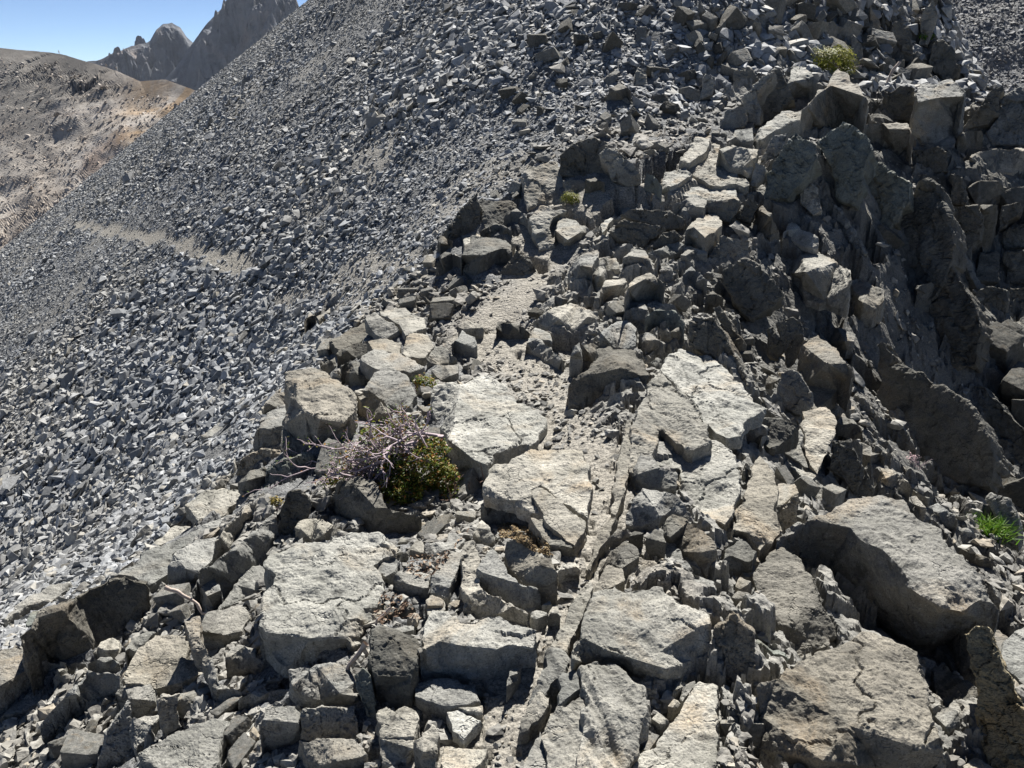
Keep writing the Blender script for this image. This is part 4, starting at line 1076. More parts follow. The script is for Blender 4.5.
# scree: the big slope on the left and the broken face above
def scree_points(N, amin, amax, rmin, rmax):
    a = np.radians(rng.uniform(amin, amax, N))
    r = np.exp(rng.uniform(math.log(rmin), math.log(rmax), N))
    return r * np.sin(a), r * np.cos(a), r
RIDGE_EDGE = chain([(0,700),(20,650),(110,580),(190,500),(265,440),(285,400),(350,320),(430,270),(450,200),(520,170),(600,150),(690,110),(760,60),(800,0)])
def ridge_mask(px, py):
    # image-independent test: which side of the ridge's left edge (world polyline) a point lies on
    pts = RIDGE_EDGE[:, :2]
    y = np.clip(py, pts[0, 1], pts[-1, 1])
    order = np.argsort(pts[:, 1])
    ex = np.interp(y, pts[order, 1], pts[order, 0])
    return px - ex
def make_scree(N, rmin, rmax, base, minpx, flat, share):
    x, y, r = scree_points(N, -46, 40, rmin, rmax)
    d = ridge_mask(x, y)
    lim = 0.15 + 8.0 * smooth(9.3, 11.0, y)
    k = d < lim; x, y, r = x[k], y[k], r[k]
    dirt = dirt_at(x, y)
    keep = rng.uniform(0, 1, len(x)) > dirt * 0.93
    x, y, r, dirt = x[keep], y[keep], r[keep], dirt[keep]
    sz = base * np.exp(rng.normal(0, 0.42, len(x)))
    patch = fbm(np.stack([x * 0.35, y * 0.35, x * 0], 1), 3, 77)
    sz *= 1 + 0.5 * np.clip(patch, -0.9, 1.5)
    # the broken crag on the upper right carries fewer, bigger pieces
    crag = smooth(1.6, 2.8, x) * smooth(8.3, 9.3, y)
    kk = rng.uniform(0, 1, len(x)) > 0.55 * crag
    x, y, r, sz, dirt, crag = x[kk], y[kk], r[kk], sz[kk], dirt[kk], crag[kk]
    sz *= 1 + 0.7 * crag
    sz = np.maximum(sz, minpx * r / FPX * rng.uniform(0.7, 1.4, len(x)))
    sz *= (1 - 0.45 * dirt)
    sz = np.minimum(sz, 0.0125 * r + 0.012 * rng.uniform(0, 1, len(x)) * smooth(7, 12, r))
    z = ground_final(x, y)
    nn = ground_normal(x, y)
    pos = np.stack([x, y, z], -1) + nn * (sz * rng.uniform(0.0, 0.30, len(x)))[:, None]
    return pos, sz, nn
def clear(p, s, n, lift=0.0):
    rt = rock_top(p[:, 0], p[:, 1])
    k = (rt < p[:, 2] - 0.05 + lift) & ~before_rock(p)
    # a stone must not overhang a traced rock either
    k &= ~before_rock(p + np.array([0, 0, 1.0]) * s[:, None] * 0.8) & ~before_rock(p - np.array([0.8, 0, 0]) * s[:, None]) & ~before_rock(p + np.array([0.8, 0, 0]) * s[:, None])
    return p[k], s[k], n[k]
p1, s1, n1 = clear(*make_scree(400000, 3.2, 62, 0.031, 1.35, 0.5, 1))
p2, s2, n2 = clear(*make_scree(20000, 4.0, 30, 0.052, 1.8, 0.5, 1))
me = scatter_mesh('scree', np.vstack([p1, p2]), np.concatenate([s1, s2]), np.vstack([n1, n2]), MAT_SCREE, SHAPES + FLAT, 0.38)
o = link('scree', me); tag(o, 'grey blue scree of broken slate stones covering the whole slope', 'scree', kind='stuff')

# rubble: small stones on the ridge between the big rocks
def make_rubble(N, amin, amax, rmin, rmax, base, sig, cap):
    x, y, r = scree_points(N, amin, amax, rmin, rmax)
    d = ridge_mask(x, y)
    k = d > -0.15
    x, y, r = x[k], y[k], r[k]
    dirt = dirt_at(x, y)
    tr = seg_dist(x, y, TRAIL)
    clump = fbm(np.stack([x * 1.5, y * 1.5, x * 0], 1), 3, 31)
    sandy = (1 - smooth(0.06, 0.24, tr)) * (0.35 + 0.65 * smooth(-0.2, 0.4, clump)) * (1.0 if base > 0.02 else 0.75)
    keep = rng.uniform(0, 1, len(x)) > sandy * 0.97
    x, y, r, dirt = x[keep], y[keep], r[keep], dirt[keep]
    sz = base * np.exp(rng.normal(0, sig, len(x)))
    sz = np.minimum(sz * (1 - 0.5 * dirt), 0.10)
    sz = np.minimum(sz, cap * r)
    sz = np.maximum(sz, 0.9 * r / FPX)
    nn = ground_normal(x, y)
    bb = bed_at(x, y)
    kk = rng.uniform(0, 1, len(x)) > 0.55 * bb
    x, y, sz, nn = x[kk], y[kk], sz[kk], nn[kk]
    z = ground_final(x, y)
    pos = np.stack([x, y, z], -1) + nn * (sz * rng.uniform(0.0, 0.35, len(x)))[:, None]
    return pos, sz, nn
a = clear(*make_rubble(120000, -42, 44, 1.3, 13, 0.014, 0.5, 0.008))
b = clear(*make_rubble(26000, -42, 44, 1.5, 14, 0.032, 0.45, 0.014))
c_ = clear(*make_rubble(9000, -42, 44, 1.8, 14, 0.055, 0.35, 0.016))
BP, BS, BN = np.vstack([b[0], c_[0]]), np.concatenate([b[1], c_[1]]), np.vstack([b[2], c_[2]])
near = BS / np.hypot(BP[:, 0], BP[:, 1]) * FPX > 5.5
parts = []
for (P_, S_, N_, sh) in [(np.vstack([a[0], BP[~near]]), np.concatenate([a[1], BS[~near]]), np.vstack([a[2], BN[~near]]), SHAPES + FLAT), (BP[near], BS[near], BN[near], ROUGH)]:
    parts.append(scatter_arrays(P_, S_, N_, sh, 0.38))
off = len(parts[0][0])
me = mesh_np('rubble', np.vstack([parts[0][0], parts[1][0]]), np.vstack([parts[0][1], parts[1][1] + off]), MAT_RUBBLE)
o = link('rubble', me); tag(o, 'small pale stones and grit filling the gaps and the trail', 'rubble', kind='stuff')
print('loose stones', round(time.time() - T0, 1))
# ------------------------------------------------------------------ far hills and peaks
def ridge_hill(name, skyline, t, drop, slope, front, mat, amp, freq, seed, nu=200, nv=120, dirv=None, extend=(0.0, 0.0), crag=0.0, jag=0.06, blk=None):
    """a hill whose crest runs through the skyline points; falls away in front and behind"""
    tt = t if hasattr(t, '__len__') else [t] * len(skyline)
    P = np.array([ray(px, py) * a for (px, py), a in zip(skyline, tt)])
    s = np.concatenate([[0], np.cumsum(np.hypot(np.diff(P[:, 0]), np.diff(P[:, 1])))])
    u = np.linspace(0, s[-1], nu)
    cx, cy, cz = (np.interp(u, s, P[:, i]) for i in range(3))
    mid = P.mean(0); fv = -mid[:2] / np.linalg.norm(mid[:2]) if dirv is None else np.array(dirv) / np.linalg.norm(dirv)
    w = np.concatenate([-np.geomspace(front * 0.5, front * 0.01, nv // 5), [0], np.linspace(front * 0.004, front, nv - nv // 5)])
    U, Wd = np.meshgrid(np.arange(nu), w, indexing='ij')
    Xh = cx[U] + fv[0] * Wd; Yh = cy[U] + fv[1] * Wd
    q = np.stack([Xh.ravel() * freq, Yh.ravel() * freq, np.zeros(Xh.size)], 1)
    n = fbm(q, 5, seed, 0.55).reshape(Xh.shape)
    rid = (1 - np.abs(fbm(q * 0.9 + 31, 4, seed + 9, 0.5))).reshape(Xh.shape)
    fade = smooth(0.0, front * 0.10, np.abs(Wd))
    Zh = cz[U] - slope * np.abs(Wd) + amp * (n + crag * (rid - 0.6)) * (jag + (1 - jag) * fade)
    if blk:
        z1, e1 = blocks(Xh.ravel(), Yh.ravel(), blk[0], seed + 1, 0.5, 1.6); z2, e2 = blocks(Xh.ravel(), Yh.ravel(), blk[0] * 0.33, seed + 2, 1.0, 1.5)
        ro = smooth(-0.35, 0.45, fbm(q * 0.8 + 5, 3, seed + 40))
        Zh = Zh + (((blk[1] * z1 + blk[1] * 0.35 * z2 - blk[1] * 0.5 * (1 - smooth(0, 0.15, e1))) * ro).reshape(Xh.shape)) * (jag + (1 - jag) * fade)
    Zh = np.maximum(Zh, drop + 0.0 * Zh)
    v = np.stack([Xh, Yh, Zh], -1).reshape(-1, 3)
    idx = np.arange(v.shape[0]).reshape(Xh.shape)
    f = np.stack([idx[:-1, :-1], idx[1:, :-1], idx[1:, 1:], idx[:-1, 1:]], -1).reshape(-1, 4)
    me = mesh_np(name, v, f, mat, False)
    bm = bmesh.new(); bm.from_mesh(me); bmesh.ops.recalc_face_normals(bm, faces=bm.faces[:]); 
    if sum(fc.normal.z for fc in bm.faces) < 0: bmesh.ops.reverse_faces(bm, faces=bm.faces[:])
    bm.to_mesh(me); bm.free()
    o = link(name, me); tag(o, kind='structure')
    return o

def hill_material():
    m = bpy.data.materials.new('brown_hillside'); t = NT(m)
    pos = t.n('ShaderNodeTexCoord').outputs['Object']
    sx = t.n('ShaderNodeSeparateXYZ'); t.l(pos, sx.inputs[0])
    big = t.noise(pos, 0.035, 6, 0.62, 0.4)
    mid = t.noise(pos, 0.45, 8, 0.75)
    c = t.ramp(big, [(0.30, (0.25, 0.21, 0.175)), (0.46, (0.38, 0.335, 0.285)), (0.58, (0.48, 0.44, 0.39)), (0.72, (0.36, 0.285, 0.235))])
    c = t.mix(t.ramp(mid, [(0.36, (0.75, 0.75, 0.75)), (0.50, (0, 0, 0))]), c, (0.17, 0.14, 0.115))
    c = t.mix(t.ramp(mid, [(0.58, (0, 0, 0)), (0.68, (0.6, 0.6, 0.6))]), c, (0.46, 0.41, 0.34))
    # the darker slate cap on the left shoulder of the hill
    m1 = t.n('ShaderNodeMapRange'); m1.inputs[1].default_value = -108; m1.inputs[2].default_value = -132
    wx = t.math('ADD', sx.outputs[0], t.math('MULTIPLY', t.math('SUBTRACT', big, 0.5), 90.0)); t.l(wx, m1.inputs[0])
    m2 = t.n('ShaderNodeMapRange'); m2.inputs[1].default_value = -34; m2.inputs[2].default_value = -12
    t.l(t.math('ADD', sx.outputs[2], t.math('MULTIPLY', t.math('SUBTRACT', big, 0.5), 60.0)), m2.inputs[0])
    cap = t.math('MULTIPLY', m1.outputs[0], m2.outputs[0])
    c = t.mix(t.math('MULTIPLY', cap, 0.8), c, (0.15, 0.145, 0.135))
    och = t.noise(pos, 0.06, 4, 0.6, 1.0)
    o1 = t.n('ShaderNodeMapRange'); o1.inputs[1].default_value = -112; o1.inputs[2].default_value = -98; t.l(sx.outputs[0], o1.inputs[0])
    c = t.mix(t.math('MULTIPLY', t.ramp(och, [(0.48, (0, 0, 0)), (0.62, (0.65, 0.65, 0.65))]), o1.outputs[0]), c, (0.34, 0.22, 0.11))
    t.finish(c, 0.95, mid, 0.7, 0.5, 0.1)
    return m

def peak_material():
    m = bpy.data.materials.new('slate_peak'); t = NT(m)
    pos = t.n('ShaderNodeTexCoord').outputs['Object']
    a = t.noise(pos, 0.006, 6, 0.6, 0.5)
    b = t.noise(pos, 0.02, 7, 0.7)
    c = t.ramp(a, [(0.36, (0.125, 0.14, 0.165)), (0.52, (0.185, 0.19, 0.20)), (0.66, (0.26, 0.215, 0.185))])
    c = t.mix(t.ramp(b, [(0.38, (0.7, 0.7, 0.7)), (0.55, (0, 0, 0))]), c, (0.085, 0.09, 0.10))
    t.finish(c, 0.95, b, 0.8, 12.0, 0.1)
    return m
MAT_HILL, MAT_PEAK = hill_material(), peak_material()
hl = ridge_hill('hill', [(-420,60),(-160,40),(-60,46),(0,48),(28,51),(60,54),(95,64),(115,70),(140,81),(165,79),(200,92),(240,104),(300,112),(360,118)],
           [330,310,290,280,276,270,260,256,250,246,236,226,210,200], -140, 0.42, 230, MAT_HILL, 2.0, 0.03, 5, 620, 320, dirv=(0.5, -0.85), crag=0.8, blk=(9.0, 1.1))
ridge_hill('mountain', [(-60,86),(40,72),(95,60),(112,54),(130,47),(150,41),(156,30),(163,25),(172,24),(181,29),(187,38),(193,43),(215,62),(250,80),(300,95)],
           2300, -600, 0.74, 900, MAT_PEAK, 52, 0.013, 21, 520, 260, crag=1.4, jag=0.065, blk=(42.0, 24.0))
ridge_hill('mountain', [(150,95),(176,66),(192,43),(205,25),(218,10),(228,2),(237,5),(246,-1),(255,-12),(268,-14),(282,-4),(292,3),(300,14),(330,50),(380,90)],
           2050, -600, 0.74, 900, MAT_PEAK, 52, 0.013, 33, 520, 260, crag=1.4, jag=0.065, blk=(42.0, 24.0))
# the scree slope across the gully on the right
MAT_FARSCREE = scree_material('far_scree_stone', (0.10, 0.105, 0.115), (0.31, 0.315, 0.325), (0.25, 0.22, 0.18))
hr = ridge_hill('hill', [(780,-70),(860,-78),(960,-86),(1080,-92),(1300,-100)], [95,92,88,84,80], -80, 0.62, 64, MAT_GROUND, 0.5, 0.2, 3, 160, 120, dirv=(-0.35, -0.94))
def litter(hill, u0, u1, v0, v1, n, base, sig, mat, label, jitter, tilt=0.45, below=0.0):
    fm = hill.data; nf = len(fm.polygons)
    cen = np.empty(nf * 3, np.float32); fm.polygons.foreach_get('center', cen); cen = cen.reshape(-1, 3).astype(float)
    arr = np.empty(nf, np.float32); fm.polygons.foreach_get('area', arr)
    nrm = np.empty(nf * 3, np.float32); fm.polygons.foreach_get('normal', nrm); nrm = nrm.reshape(-1, 3).astype(float)
    uu, vv, zz = project(cen)
    pr = arr * ((uu > u0) & (uu < u1) & (vv > v0 + np.interp(uu, [0, 60, 200, 300], [0, 6, 46, 60]) * below) & (vv < v1)); pr = pr / pr.sum()
    ii = rng.choice(nf, n, p=pr); nn = nrm[ii]
    jit = rng.normal(0, jitter, (n, 3))
    jit[:, 2] = -(jit[:, 0] * nn[:, 0] + jit[:, 1] * nn[:, 1]) / np.maximum(nn[:, 2], 0.2)
    o = link('scree', scatter_mesh('scree', cen[ii] + jit, base * np.exp(rng.normal(0, sig, n)), nn, mat, SHAPES + FLAT, tilt))
    tag(o, label, 'scree', kind='stuff')
litter(hr, 900, 1120, -60, 190, 45000, 0.14, 0.4, MAT_FARSCREE, 'fine grey scree on the far slope beyond the right skyline', 0.35)
MAT_HILLROCK = scree_material('hill_stone', (0.30, 0.26, 0.22), (0.48, 0.43, 0.38), (0.40, 0.31, 0.23))
litter(hl, -60, 260, 60, 300, 22000, 0.28, 0.5, MAT_HILLROCK, 'pale pinkish stones and ledges scattered over the brown hill at the far left', 0.8, 0.5, 1.0)

# ------------------------------------------------------------------ single loose rocks, one object each
def proto_rock(seed, flat):
    rr = random.Random(seed)
    bm = bmesh.new()
    if seed % 3:
        # jointed block: a skewed box with a corner or two knocked off
        sk = [rr.uniform(-0.35, 0.35) for _ in range(3)]; dim = (1.0, rr.uniform(0.55, 0.85), flat * rr.uniform(0.9, 1.3))
        for sx in (-1, 1):
            for sy in (-1, 1):
                for sz in (-1, 1):
                    v = Vector((sx * dim[0] + sk[0] * sy * 0.5 + sk[2] * sz * 0.4, sy * dim[1] + sk[1] * sz * 0.4, sz * dim[2])) * rr.uniform(0.78, 1.05)
                    if rr.random() < 0.25:
                        bm.verts.new(Vector((v.x * 0.55, v.y, v.z))); bm.verts.new(Vector((v.x, v.y * 0.6, v.z * 0.8)))
                    else: bm.verts.new(v)
    else:
        for i in range(rr.randint(9, 13)):
            v = Vector((rr.gauss(0, 1), rr.gauss(0, 1), rr.gauss(0, 1))).normalized()
            bm.verts.new(Vector((v.x, v.y * rr.uniform(0.6, 0.9), v.z * flat)) * rr.uniform(0.85, 1.1))
    bmesh.ops.convex_hull(bm, input=bm.verts[:])
    bmesh.ops.delete(bm, geom=[v for v in bm.verts if not v.link_faces], context='VERTS')
    bmesh.ops.triangulate(bm, faces=bm.faces[:]); bmesh.ops.recalc_face_normals(bm, faces=bm.faces[:])
    subdivide_to(bm, 0.12)
    me = bpy.data.meshes.new('stone'); bm.to_mesh(me); bm.free()
    roughen(me, 1.5, seed * 13 + 5)
    me.materials.append(MAT_ROCK)
    return me
PROTO = [proto_rock(200 + i, 0.45 + 0.08 * (i % 5)) for i in range(18)]

def inside_traced(u, v, pad=0):
    for O in FOOT:
        xs = [p[0] for p in O]; ys = [p[1] for p in O]
        if u < min(xs) - pad or u > max(xs) + pad or v < min(ys) - pad or v > max(ys) + pad: continue
        c = False; n = len(O); j = n - 1
        for i in range(n):
            if (O[i][1] > v) != (O[j][1] > v) and u < (O[j][0] - O[i][0]) * (v - O[i][1]) / (O[j][1] - O[i][1]) + O[i][0]: c = not c
            j = i
        if c: return True
    return False

def scatter_single(name, label, cat, group, poly, count, smin, smax, tint, sep, tries=6000, tl=(0.3, 0.3)):
    """rocks one by one where the traced ones leave the ground open"""
    rr = random.Random(len(label) * 31 + count)
    done = []
    xs = [p[0] for p in poly]; ys = [p[1] for p in poly]
    for _ in range(tries):
        if len(done) >= count: break
        u, v = rr.uniform(min(xs), max(xs)), rr.uniform(min(ys), max(ys))
        c = False; j = len(poly) - 1
        for i in range(len(poly)):
            if (poly[i][1] > v) != (poly[j][1] > v) and u < (poly[j][0] - poly[i][0]) * (v - poly[i][1]) / (poly[j][1] - poly[i][1]) + poly[i][0]: c = not c
            j = i
        if not c or inside_traced(u, v): continue
        p = hit(u, v, n=1200)
        if p is None: continue
        s = rr.uniform(smin, smax)
        rp = s * 0.8 * FPX / (p @ np.array([0, CP, -SP]))
        if sum(inside_traced(u + rp * math.cos(i * 0.785), v - 0.3 * rp + rp * 0.8 * math.sin(i * 0.785)) for i in range(8)) > 1: continue
        if any((p[0] - q[0]) ** 2 + (p[1] - q[1]) ** 2 < (sep * (s + q[2])) ** 2 for q in done): continue
        if dirt_at(np.array([p[0]]), np.array([p[1]]))[0] > 0.2: continue
        done.append((p[0], p[1], s))
        o = bpy.data.objects.new(name, rr.choice(PROTO)); col.objects.link(o)
        n = ground_normal(np.array([p[0]]), np.array([p[1]]), 0.15)[0]
        q = Vector((0, 0, 1)).rotation_difference(Vector(n) * 0.7 + Vector((0, 0, 0.3)))
        e = Matrix.Rotation(rr.uniform(0, 6.28), 3, 'Z') @ Matrix.Rotation(rr.gauss(0, tl[0]), 3, 'X') @ Matrix.Rotation(rr.gauss(0, tl[1]), 3, 'Y')
        o.rotation_euler = (q.to_matrix() @ e).to_euler()
        o.scale = (s, s * rr.uniform(0.7, 1.0), s * rr.uniform(0.7, 1.2))
        o.location = (p[0], p[1], p[2] + s * 0.12)
        cc = TINT[rr.choice(tint)]; jj = rr.uniform(0.85, 1.1)
        o.color = (cc[0] * jj, cc[1] * jj, cc[2] * jj, 1)
        tag(o, label, cat, group, 'thing')
    return done
scatter_single('rock', 'dark broken crag rock on the steep upper right face below the skyline', 'crag rock', 'broken crag rocks on the upper right face',
               [(690,0),(930,0),(935,90),(960,110),(880,80),(800,60),(740,80),(700,60)], 90, 0.075, 0.21, 'ddgtg', 0.62, tl=(0.8, 0.8))  # dark tints mixed in to make this steep face read as shaded
scatter_single('stone', 'angular grey stone wedged in the gaps between the ridge rocks', 'loose stone', 'loose stones between the ridge rocks',
               [(30,700),(200,520),(290,420),(340,320),(440,250),(470,180),(620,160),(760,120),(880,300),(1020,520),(1020,760),(60,760)], 170, 0.04, 0.095, 'gggtwd', 0.9)
scatter_single('stone', 'dark angular stone standing out of the scree above the trailside rocks', 'scree stone', 'bigger stones in the upper scree',
               [(560,0),(690,0),(700,90),(640,140),(600,130),(520,140),(500,60)], 40, 0.06, 0.13, 'ddgg', 1.2, tl=(0.5, 0.5))
scatter_single('rock', 'dark block lying in the shaded gully below the fins at the right', 'gully rock', 'blocks in the shaded right gully',
               [(730,190),(820,190),(900,180),(1024,200),(1024,520),(940,470),(800,400),(760,300)], 110, 0.12, 0.34, 'ddmg', 0.6, tl=(0.45, 0.45))

# ------------------------------------------------------------------ plants
def tube_mesh(paths, sides=5):
    """paths: list of (points, radii)"""
    VV, FF, base = [], [], 0
    for pts, rad_ in paths:
        pts = np.asarray(pts, float); k = len(pts)
        tan = np.gradient(pts, axis=0); tan /= np.linalg.norm(tan, axis=1)[:, None] + 1e-9
        ref = np.array([0.31, 0.2, 0.93])
        a = np.cross(tan, ref); a /= np.linalg.norm(a, axis=1)[:, None] + 1e-9
        b = np.cross(tan, a)
        th = np.arange(sides) * 2 * np.pi / sides
        ring = pts[:, None, :] + np.asarray(rad_)[:, None, None] * (np.cos(th)[None, :, None] * a[:, None, :] + np.sin(th)[None, :, None] * b[:, None, :])
        VV.append(ring.reshape(-1, 3))
        for i in range(k - 1):
            for j in range(sides):
                j2 = (j + 1) % sides
                FF.append((base + i * sides + j, base + i * sides + j2, base + (i + 1) * sides + j2, base + (i + 1) * sides + j))
        base += k * sides
    return np.vstack(VV), np.array(FF)

def twig_paths(origin, direction, length, radius, depth, rr, out, droop=0.0, wob=0.25):
    k = 6
    p = np.array(origin, float); d = np.array(direction, float); d /= np.linalg.norm(d)
    pts = [p.copy()]
    for i in range(k):
        d = d + np.array([rr.gauss(0, wob), rr.gauss(0, wob), rr.gauss(0, wob) - droop]) * 0.6
        d /= np.linalg.norm(d)
        p = p + d * length / k
        pts.append(p.copy())
        if depth > 0 and i >= 1:
            for _ in range(rr.choice((0, 0, 1, 1, 2))):
                e = d + np.array([rr.gauss(0, 0.7), rr.gauss(0, 0.7), rr.gauss(0, 0.5)])
                twig_paths(p, e, length * rr.uniform(0.3, 0.55), radius * 0.6, depth - 1, rr, out, droop, wob)
    out.append((pts, np.linspace(radius, radius * 0.45, k + 1)))

def leaf_mesh(centres, size, rr_seed, up=0.6):
    r = np.random.default_rng(rr_seed)
    N = len(centres)
    n = r.normal(0, 1, (N, 3)); n[:, 2] = np.abs(n[:, 2]) + up; n /= np.linalg.norm(n, axis=1)[:, None]
    a = np.cross(n, r.normal(0, 1, (N, 3))); a /= np.linalg.norm(a, axis=1)[:, None]
    b = np.cross(n, a)
    s = size * r.uniform(0.6, 1.3, N)[:, None]
    c = np.asarray(centres)
    v = np.stack([c - a * s, c + b * s * 0.42 + n * s * 0.1, c + a * s, c - b * s * 0.42 + n * s * 0.1], 1).reshape(-1, 3)
    f = np.arange(N * 4).reshape(N, 4)
    return v, f

MAT_TWIG = plain('bare_twig', [(0.0, (0.20, 0.14, 0.14)), (0.5, (0.40, 0.32, 0.335)), (1.0, (0.56, 0.48, 0.49))], 25, 0.8)
MAT_LEAF = plain('shrub_leaf', [(0.0, (0.03, 0.055, 0.010)), (0.4, (0.10, 0.16, 0.022)), (0.66, (0.25, 0.26, 0.035)), (0.84, (0.33, 0.21, 0.05)), (1.0, (0.24, 0.08, 0.03))], 10, 0.55, True, 0.4)
MAT_CUSHION = plain('cushion_leaf', [(0.0, (0.11, 0.13, 0.02)), (0.6, (0.25, 0.26, 0.04)), (1.0, (0.36, 0.32, 0.08))], 10, 0.6, True, 0.35)
MAT_GRASS = plain('grass_blade', [(0.0, (0.05, 0.11, 0.012)), (0.6, (0.10, 0.21, 0.02)), (1.0, (0.2, 0.27, 0.04))], 10, 0.55, True, 0.4)
MAT_DRY = plain('dry_moss', [(0.0, (0.14, 0.09, 0.05)), (0.5, (0.24, 0.17, 0.09)), (1.0, (0.34, 0.27, 0.15))], 10, 0.9, True)
MAT_WOOD = plain('dead_wood', [(0.3, (0.28, 0.22, 0.18)), (0.6, (0.48, 0.40, 0.34))], 30, 0.8)
MAT_YELLOW = plain('yellow_leaf', [(0.0, (0.18, 0.13, 0.02)), (0.6, (0.34, 0.26, 0.05)), (1.0, (0.42, 0.33, 0.10))], 10, 0.7, True)
MAT_FLOWER = plain('pink_flower', [(0.0, (0.28, 0.18, 0.18)), (1.0, (0.50, 0.34, 0.35))], 10, 0.7, True)

def blob_points(c, rad3, n, seed, shell=0.55):
    r = np.random.default_rng(seed)
    d = r.normal(0, 1, (n, 3)); d /= np.linalg.norm(d, axis=1)[:, None]
    q = d * (shell + (1 - shell) * r.uniform(0, 1, n)[:, None])
    lump = 1 + 0.28 * fbm(d * 2.4 + seed, 2, seed)[:, None]
    p = np.asarray(c) + q * lump * np.asarray(rad3)
    return p

def on(px, py, lift=0.0, tt=None):
    g = hit(px, py) if tt is None else ray(px, py) * tt
    return g + np.array([0, 0, lift])

# the heath bush: bare lilac twigs thrown to the left, green shoots on the right
bc = on(415, 525)
bt = bc @ np.array([0, CP, -SP]) + 0.16
def at_bush(px, py, dt=0.0):
    return ray(px, py) * (bt + dt)
bush = empty('heath_bush', bc)
tag(bush, 'low heath bush of bare lilac twigs and green shoots in the pit between slabs', 'bush', kind='thing')
rr = random.Random(4)
paths = []
starts = [(425,475),(410,455),(395,470),(415,440),(440,450)]
for i in range(58):
    sx, sy = rr.choice(starts)
    tx, ty = rr.choice([(304,512),(312,492),(330,468),(342,458),(338,490),(362,446),(378,430),(332,492),(392,420),(360,470),(402,412),(430,425),(322,500),(352,470)])
    a = at_bush(sx + rr.gauss(0, 10), sy + rr.gauss(0, 8), rr.uniform(0.0, 0.14)); b = at_bush(tx + rr.gauss(0, 8), ty + rr.gauss(0, 8), rr.uniform(-0.08, 0.16))
    L = np.linalg.norm(b - a)
    s0 = rr.uniform(0.0, 0.45)
    twig_paths(a + (b - a) * s0, b - a, L * (1 - s0) * rr.uniform(0.6, 0.88), rr.uniform(0.0045, 0.0085), 2, rr, paths, 0.0, 0.33)
v, f = tube_mesh(paths, 4)
link('twigs', mesh_np('twigs', v - bc, f, MAT_TWIG, True), (0, 0, 0), bush)
cs = []
for (px, py, rx, rz, n, dt) in [(420,470,0.115,0.10,2600,0.0),(402,492,0.10,0.075,1700,-0.05),(445,478,0.075,0.08,1100,0.03),(432,448,0.09,0.05,900,0.05),(390,462,0.05,0.04,350,0.0),(372,432,0.05,0.025,260,0.08),(400,425,0.05,0.03,260,0.1),(448,494,0.05,0.05,400,0.0),(335,482,0.03,0.02,80,-0.05)]:
    cs.append(blob_points(at_bush(px, py, dt), (rx, rx * 0.8, rz), n, px))
tw = np.vstack([np.asarray(pp_[0])[2:] for pp_ in paths]); tw = tw[np.random.default_rng(2).uniform(0, 1, len(tw)) < 0.35]
cs.append(tw + np.random.default_rng(5).normal(0, 0.008, tw.shape))
v, f = leaf_mesh(np.vstack(cs), 0.0085, 3)
link('foliage', mesh_np('foliage', v - bc, f, MAT_LEAF), (0, 0, 0), bush)
stub = []
for i in range(14):
    a = at_bush(470 + rr.gauss(0, 12), 520 + rr.gauss(0, 10), 0.05); twig_paths(a, np.array([rr.gauss(0.2, 0.5), rr.gauss(0, 0.4), 1.0]), rr.uniform(0.08, 0.2), 0.004, 1, rr, stub)
v, f = tube_mesh(stub, 5)
link('dead_stems', mesh_np('dead_stems', v - bc, f, plain('dark_stem', [(0.3, (0.08, 0.05, 0.04)), (0.7, (0.20, 0.13, 0.10))], 30), True), (0, 0, 0), bush)

def leafy(name, label, cat, px, py, rad3, n, size, mat, seed, stem_n=8, lift=0.02, tt=None):
    g = on(px, py, 0, tt); r = empty(name, g); tag(r, label, cat, kind='thing')
    v, f = leaf_mesh(blob_points((0, 0, rad3[2] * 0.6 + lift), rad3, n, seed), size, seed)
    link('leaves', mesh_np('leaves', v, f, mat), (0, 0, 0), r)
    rr = random.Random(seed); ps = []
    for i in range(stem_n):
        twig_paths((rr.gauss(0, rad3[0] * 0.3), rr.gauss(0, rad3[0] * 0.3), -0.02), (rr.gauss(0, 0.5), rr.gauss(0, 0.5), 1), rad3[2] * 1.3 + lift, 0.0025, 1, rr, ps)
    v, f = tube_mesh(ps, 4)
    link('stems', mesh_np('stems', v, f, MAT_TWIG, True), (0, 0, 0), r)
    return r
leafy('shrub', 'little green shrub rooted in a crack at the top left of the great pale slab', 'shrub', 424, 392, (0.075, 0.06, 0.045), 420, 0.010, MAT_LEAF, 5, 14, 0.03)
leafy('cushion_plant', 'round yellow green cushion plant on the skyline rocks at upper right', 'plant', 829, 78, (0.27, 0.20, 0.17), 4200, 0.015, MAT_CUSHION, 6, 10, 0.05)
leafy('cushion_plant', 'tiny olive moss cushion at the right foot of the square brown boulder', 'plant', 571, 202, (0.075, 0.06, 0.05), 900, 0.009, MAT_CUSHION, 7, 4, 0.0)
leafy('small_plant', 'small yellow tuft growing beside the narrow pale rimmed slab', 'plant', 277, 512, (0.035, 0.03, 0.035), 320, 0.007, MAT_YELLOW, 8, 6, 0.02)
leafy('flower_plant', 'faded pink flower cluster in the shade below the massive outcrop', 'plant', 910, 474, (0.035, 0.035, 0.06), 160, 0.007, MAT_FLOWER, 9, 6, 0.03)
leafy('small_plant', 'small green plant on the shoulder of the right skyline crag', 'plant', 926, 42, (0.09, 0.07, 0.06), 300, 0.02, MAT_GRASS, 10, 5, 0.02)

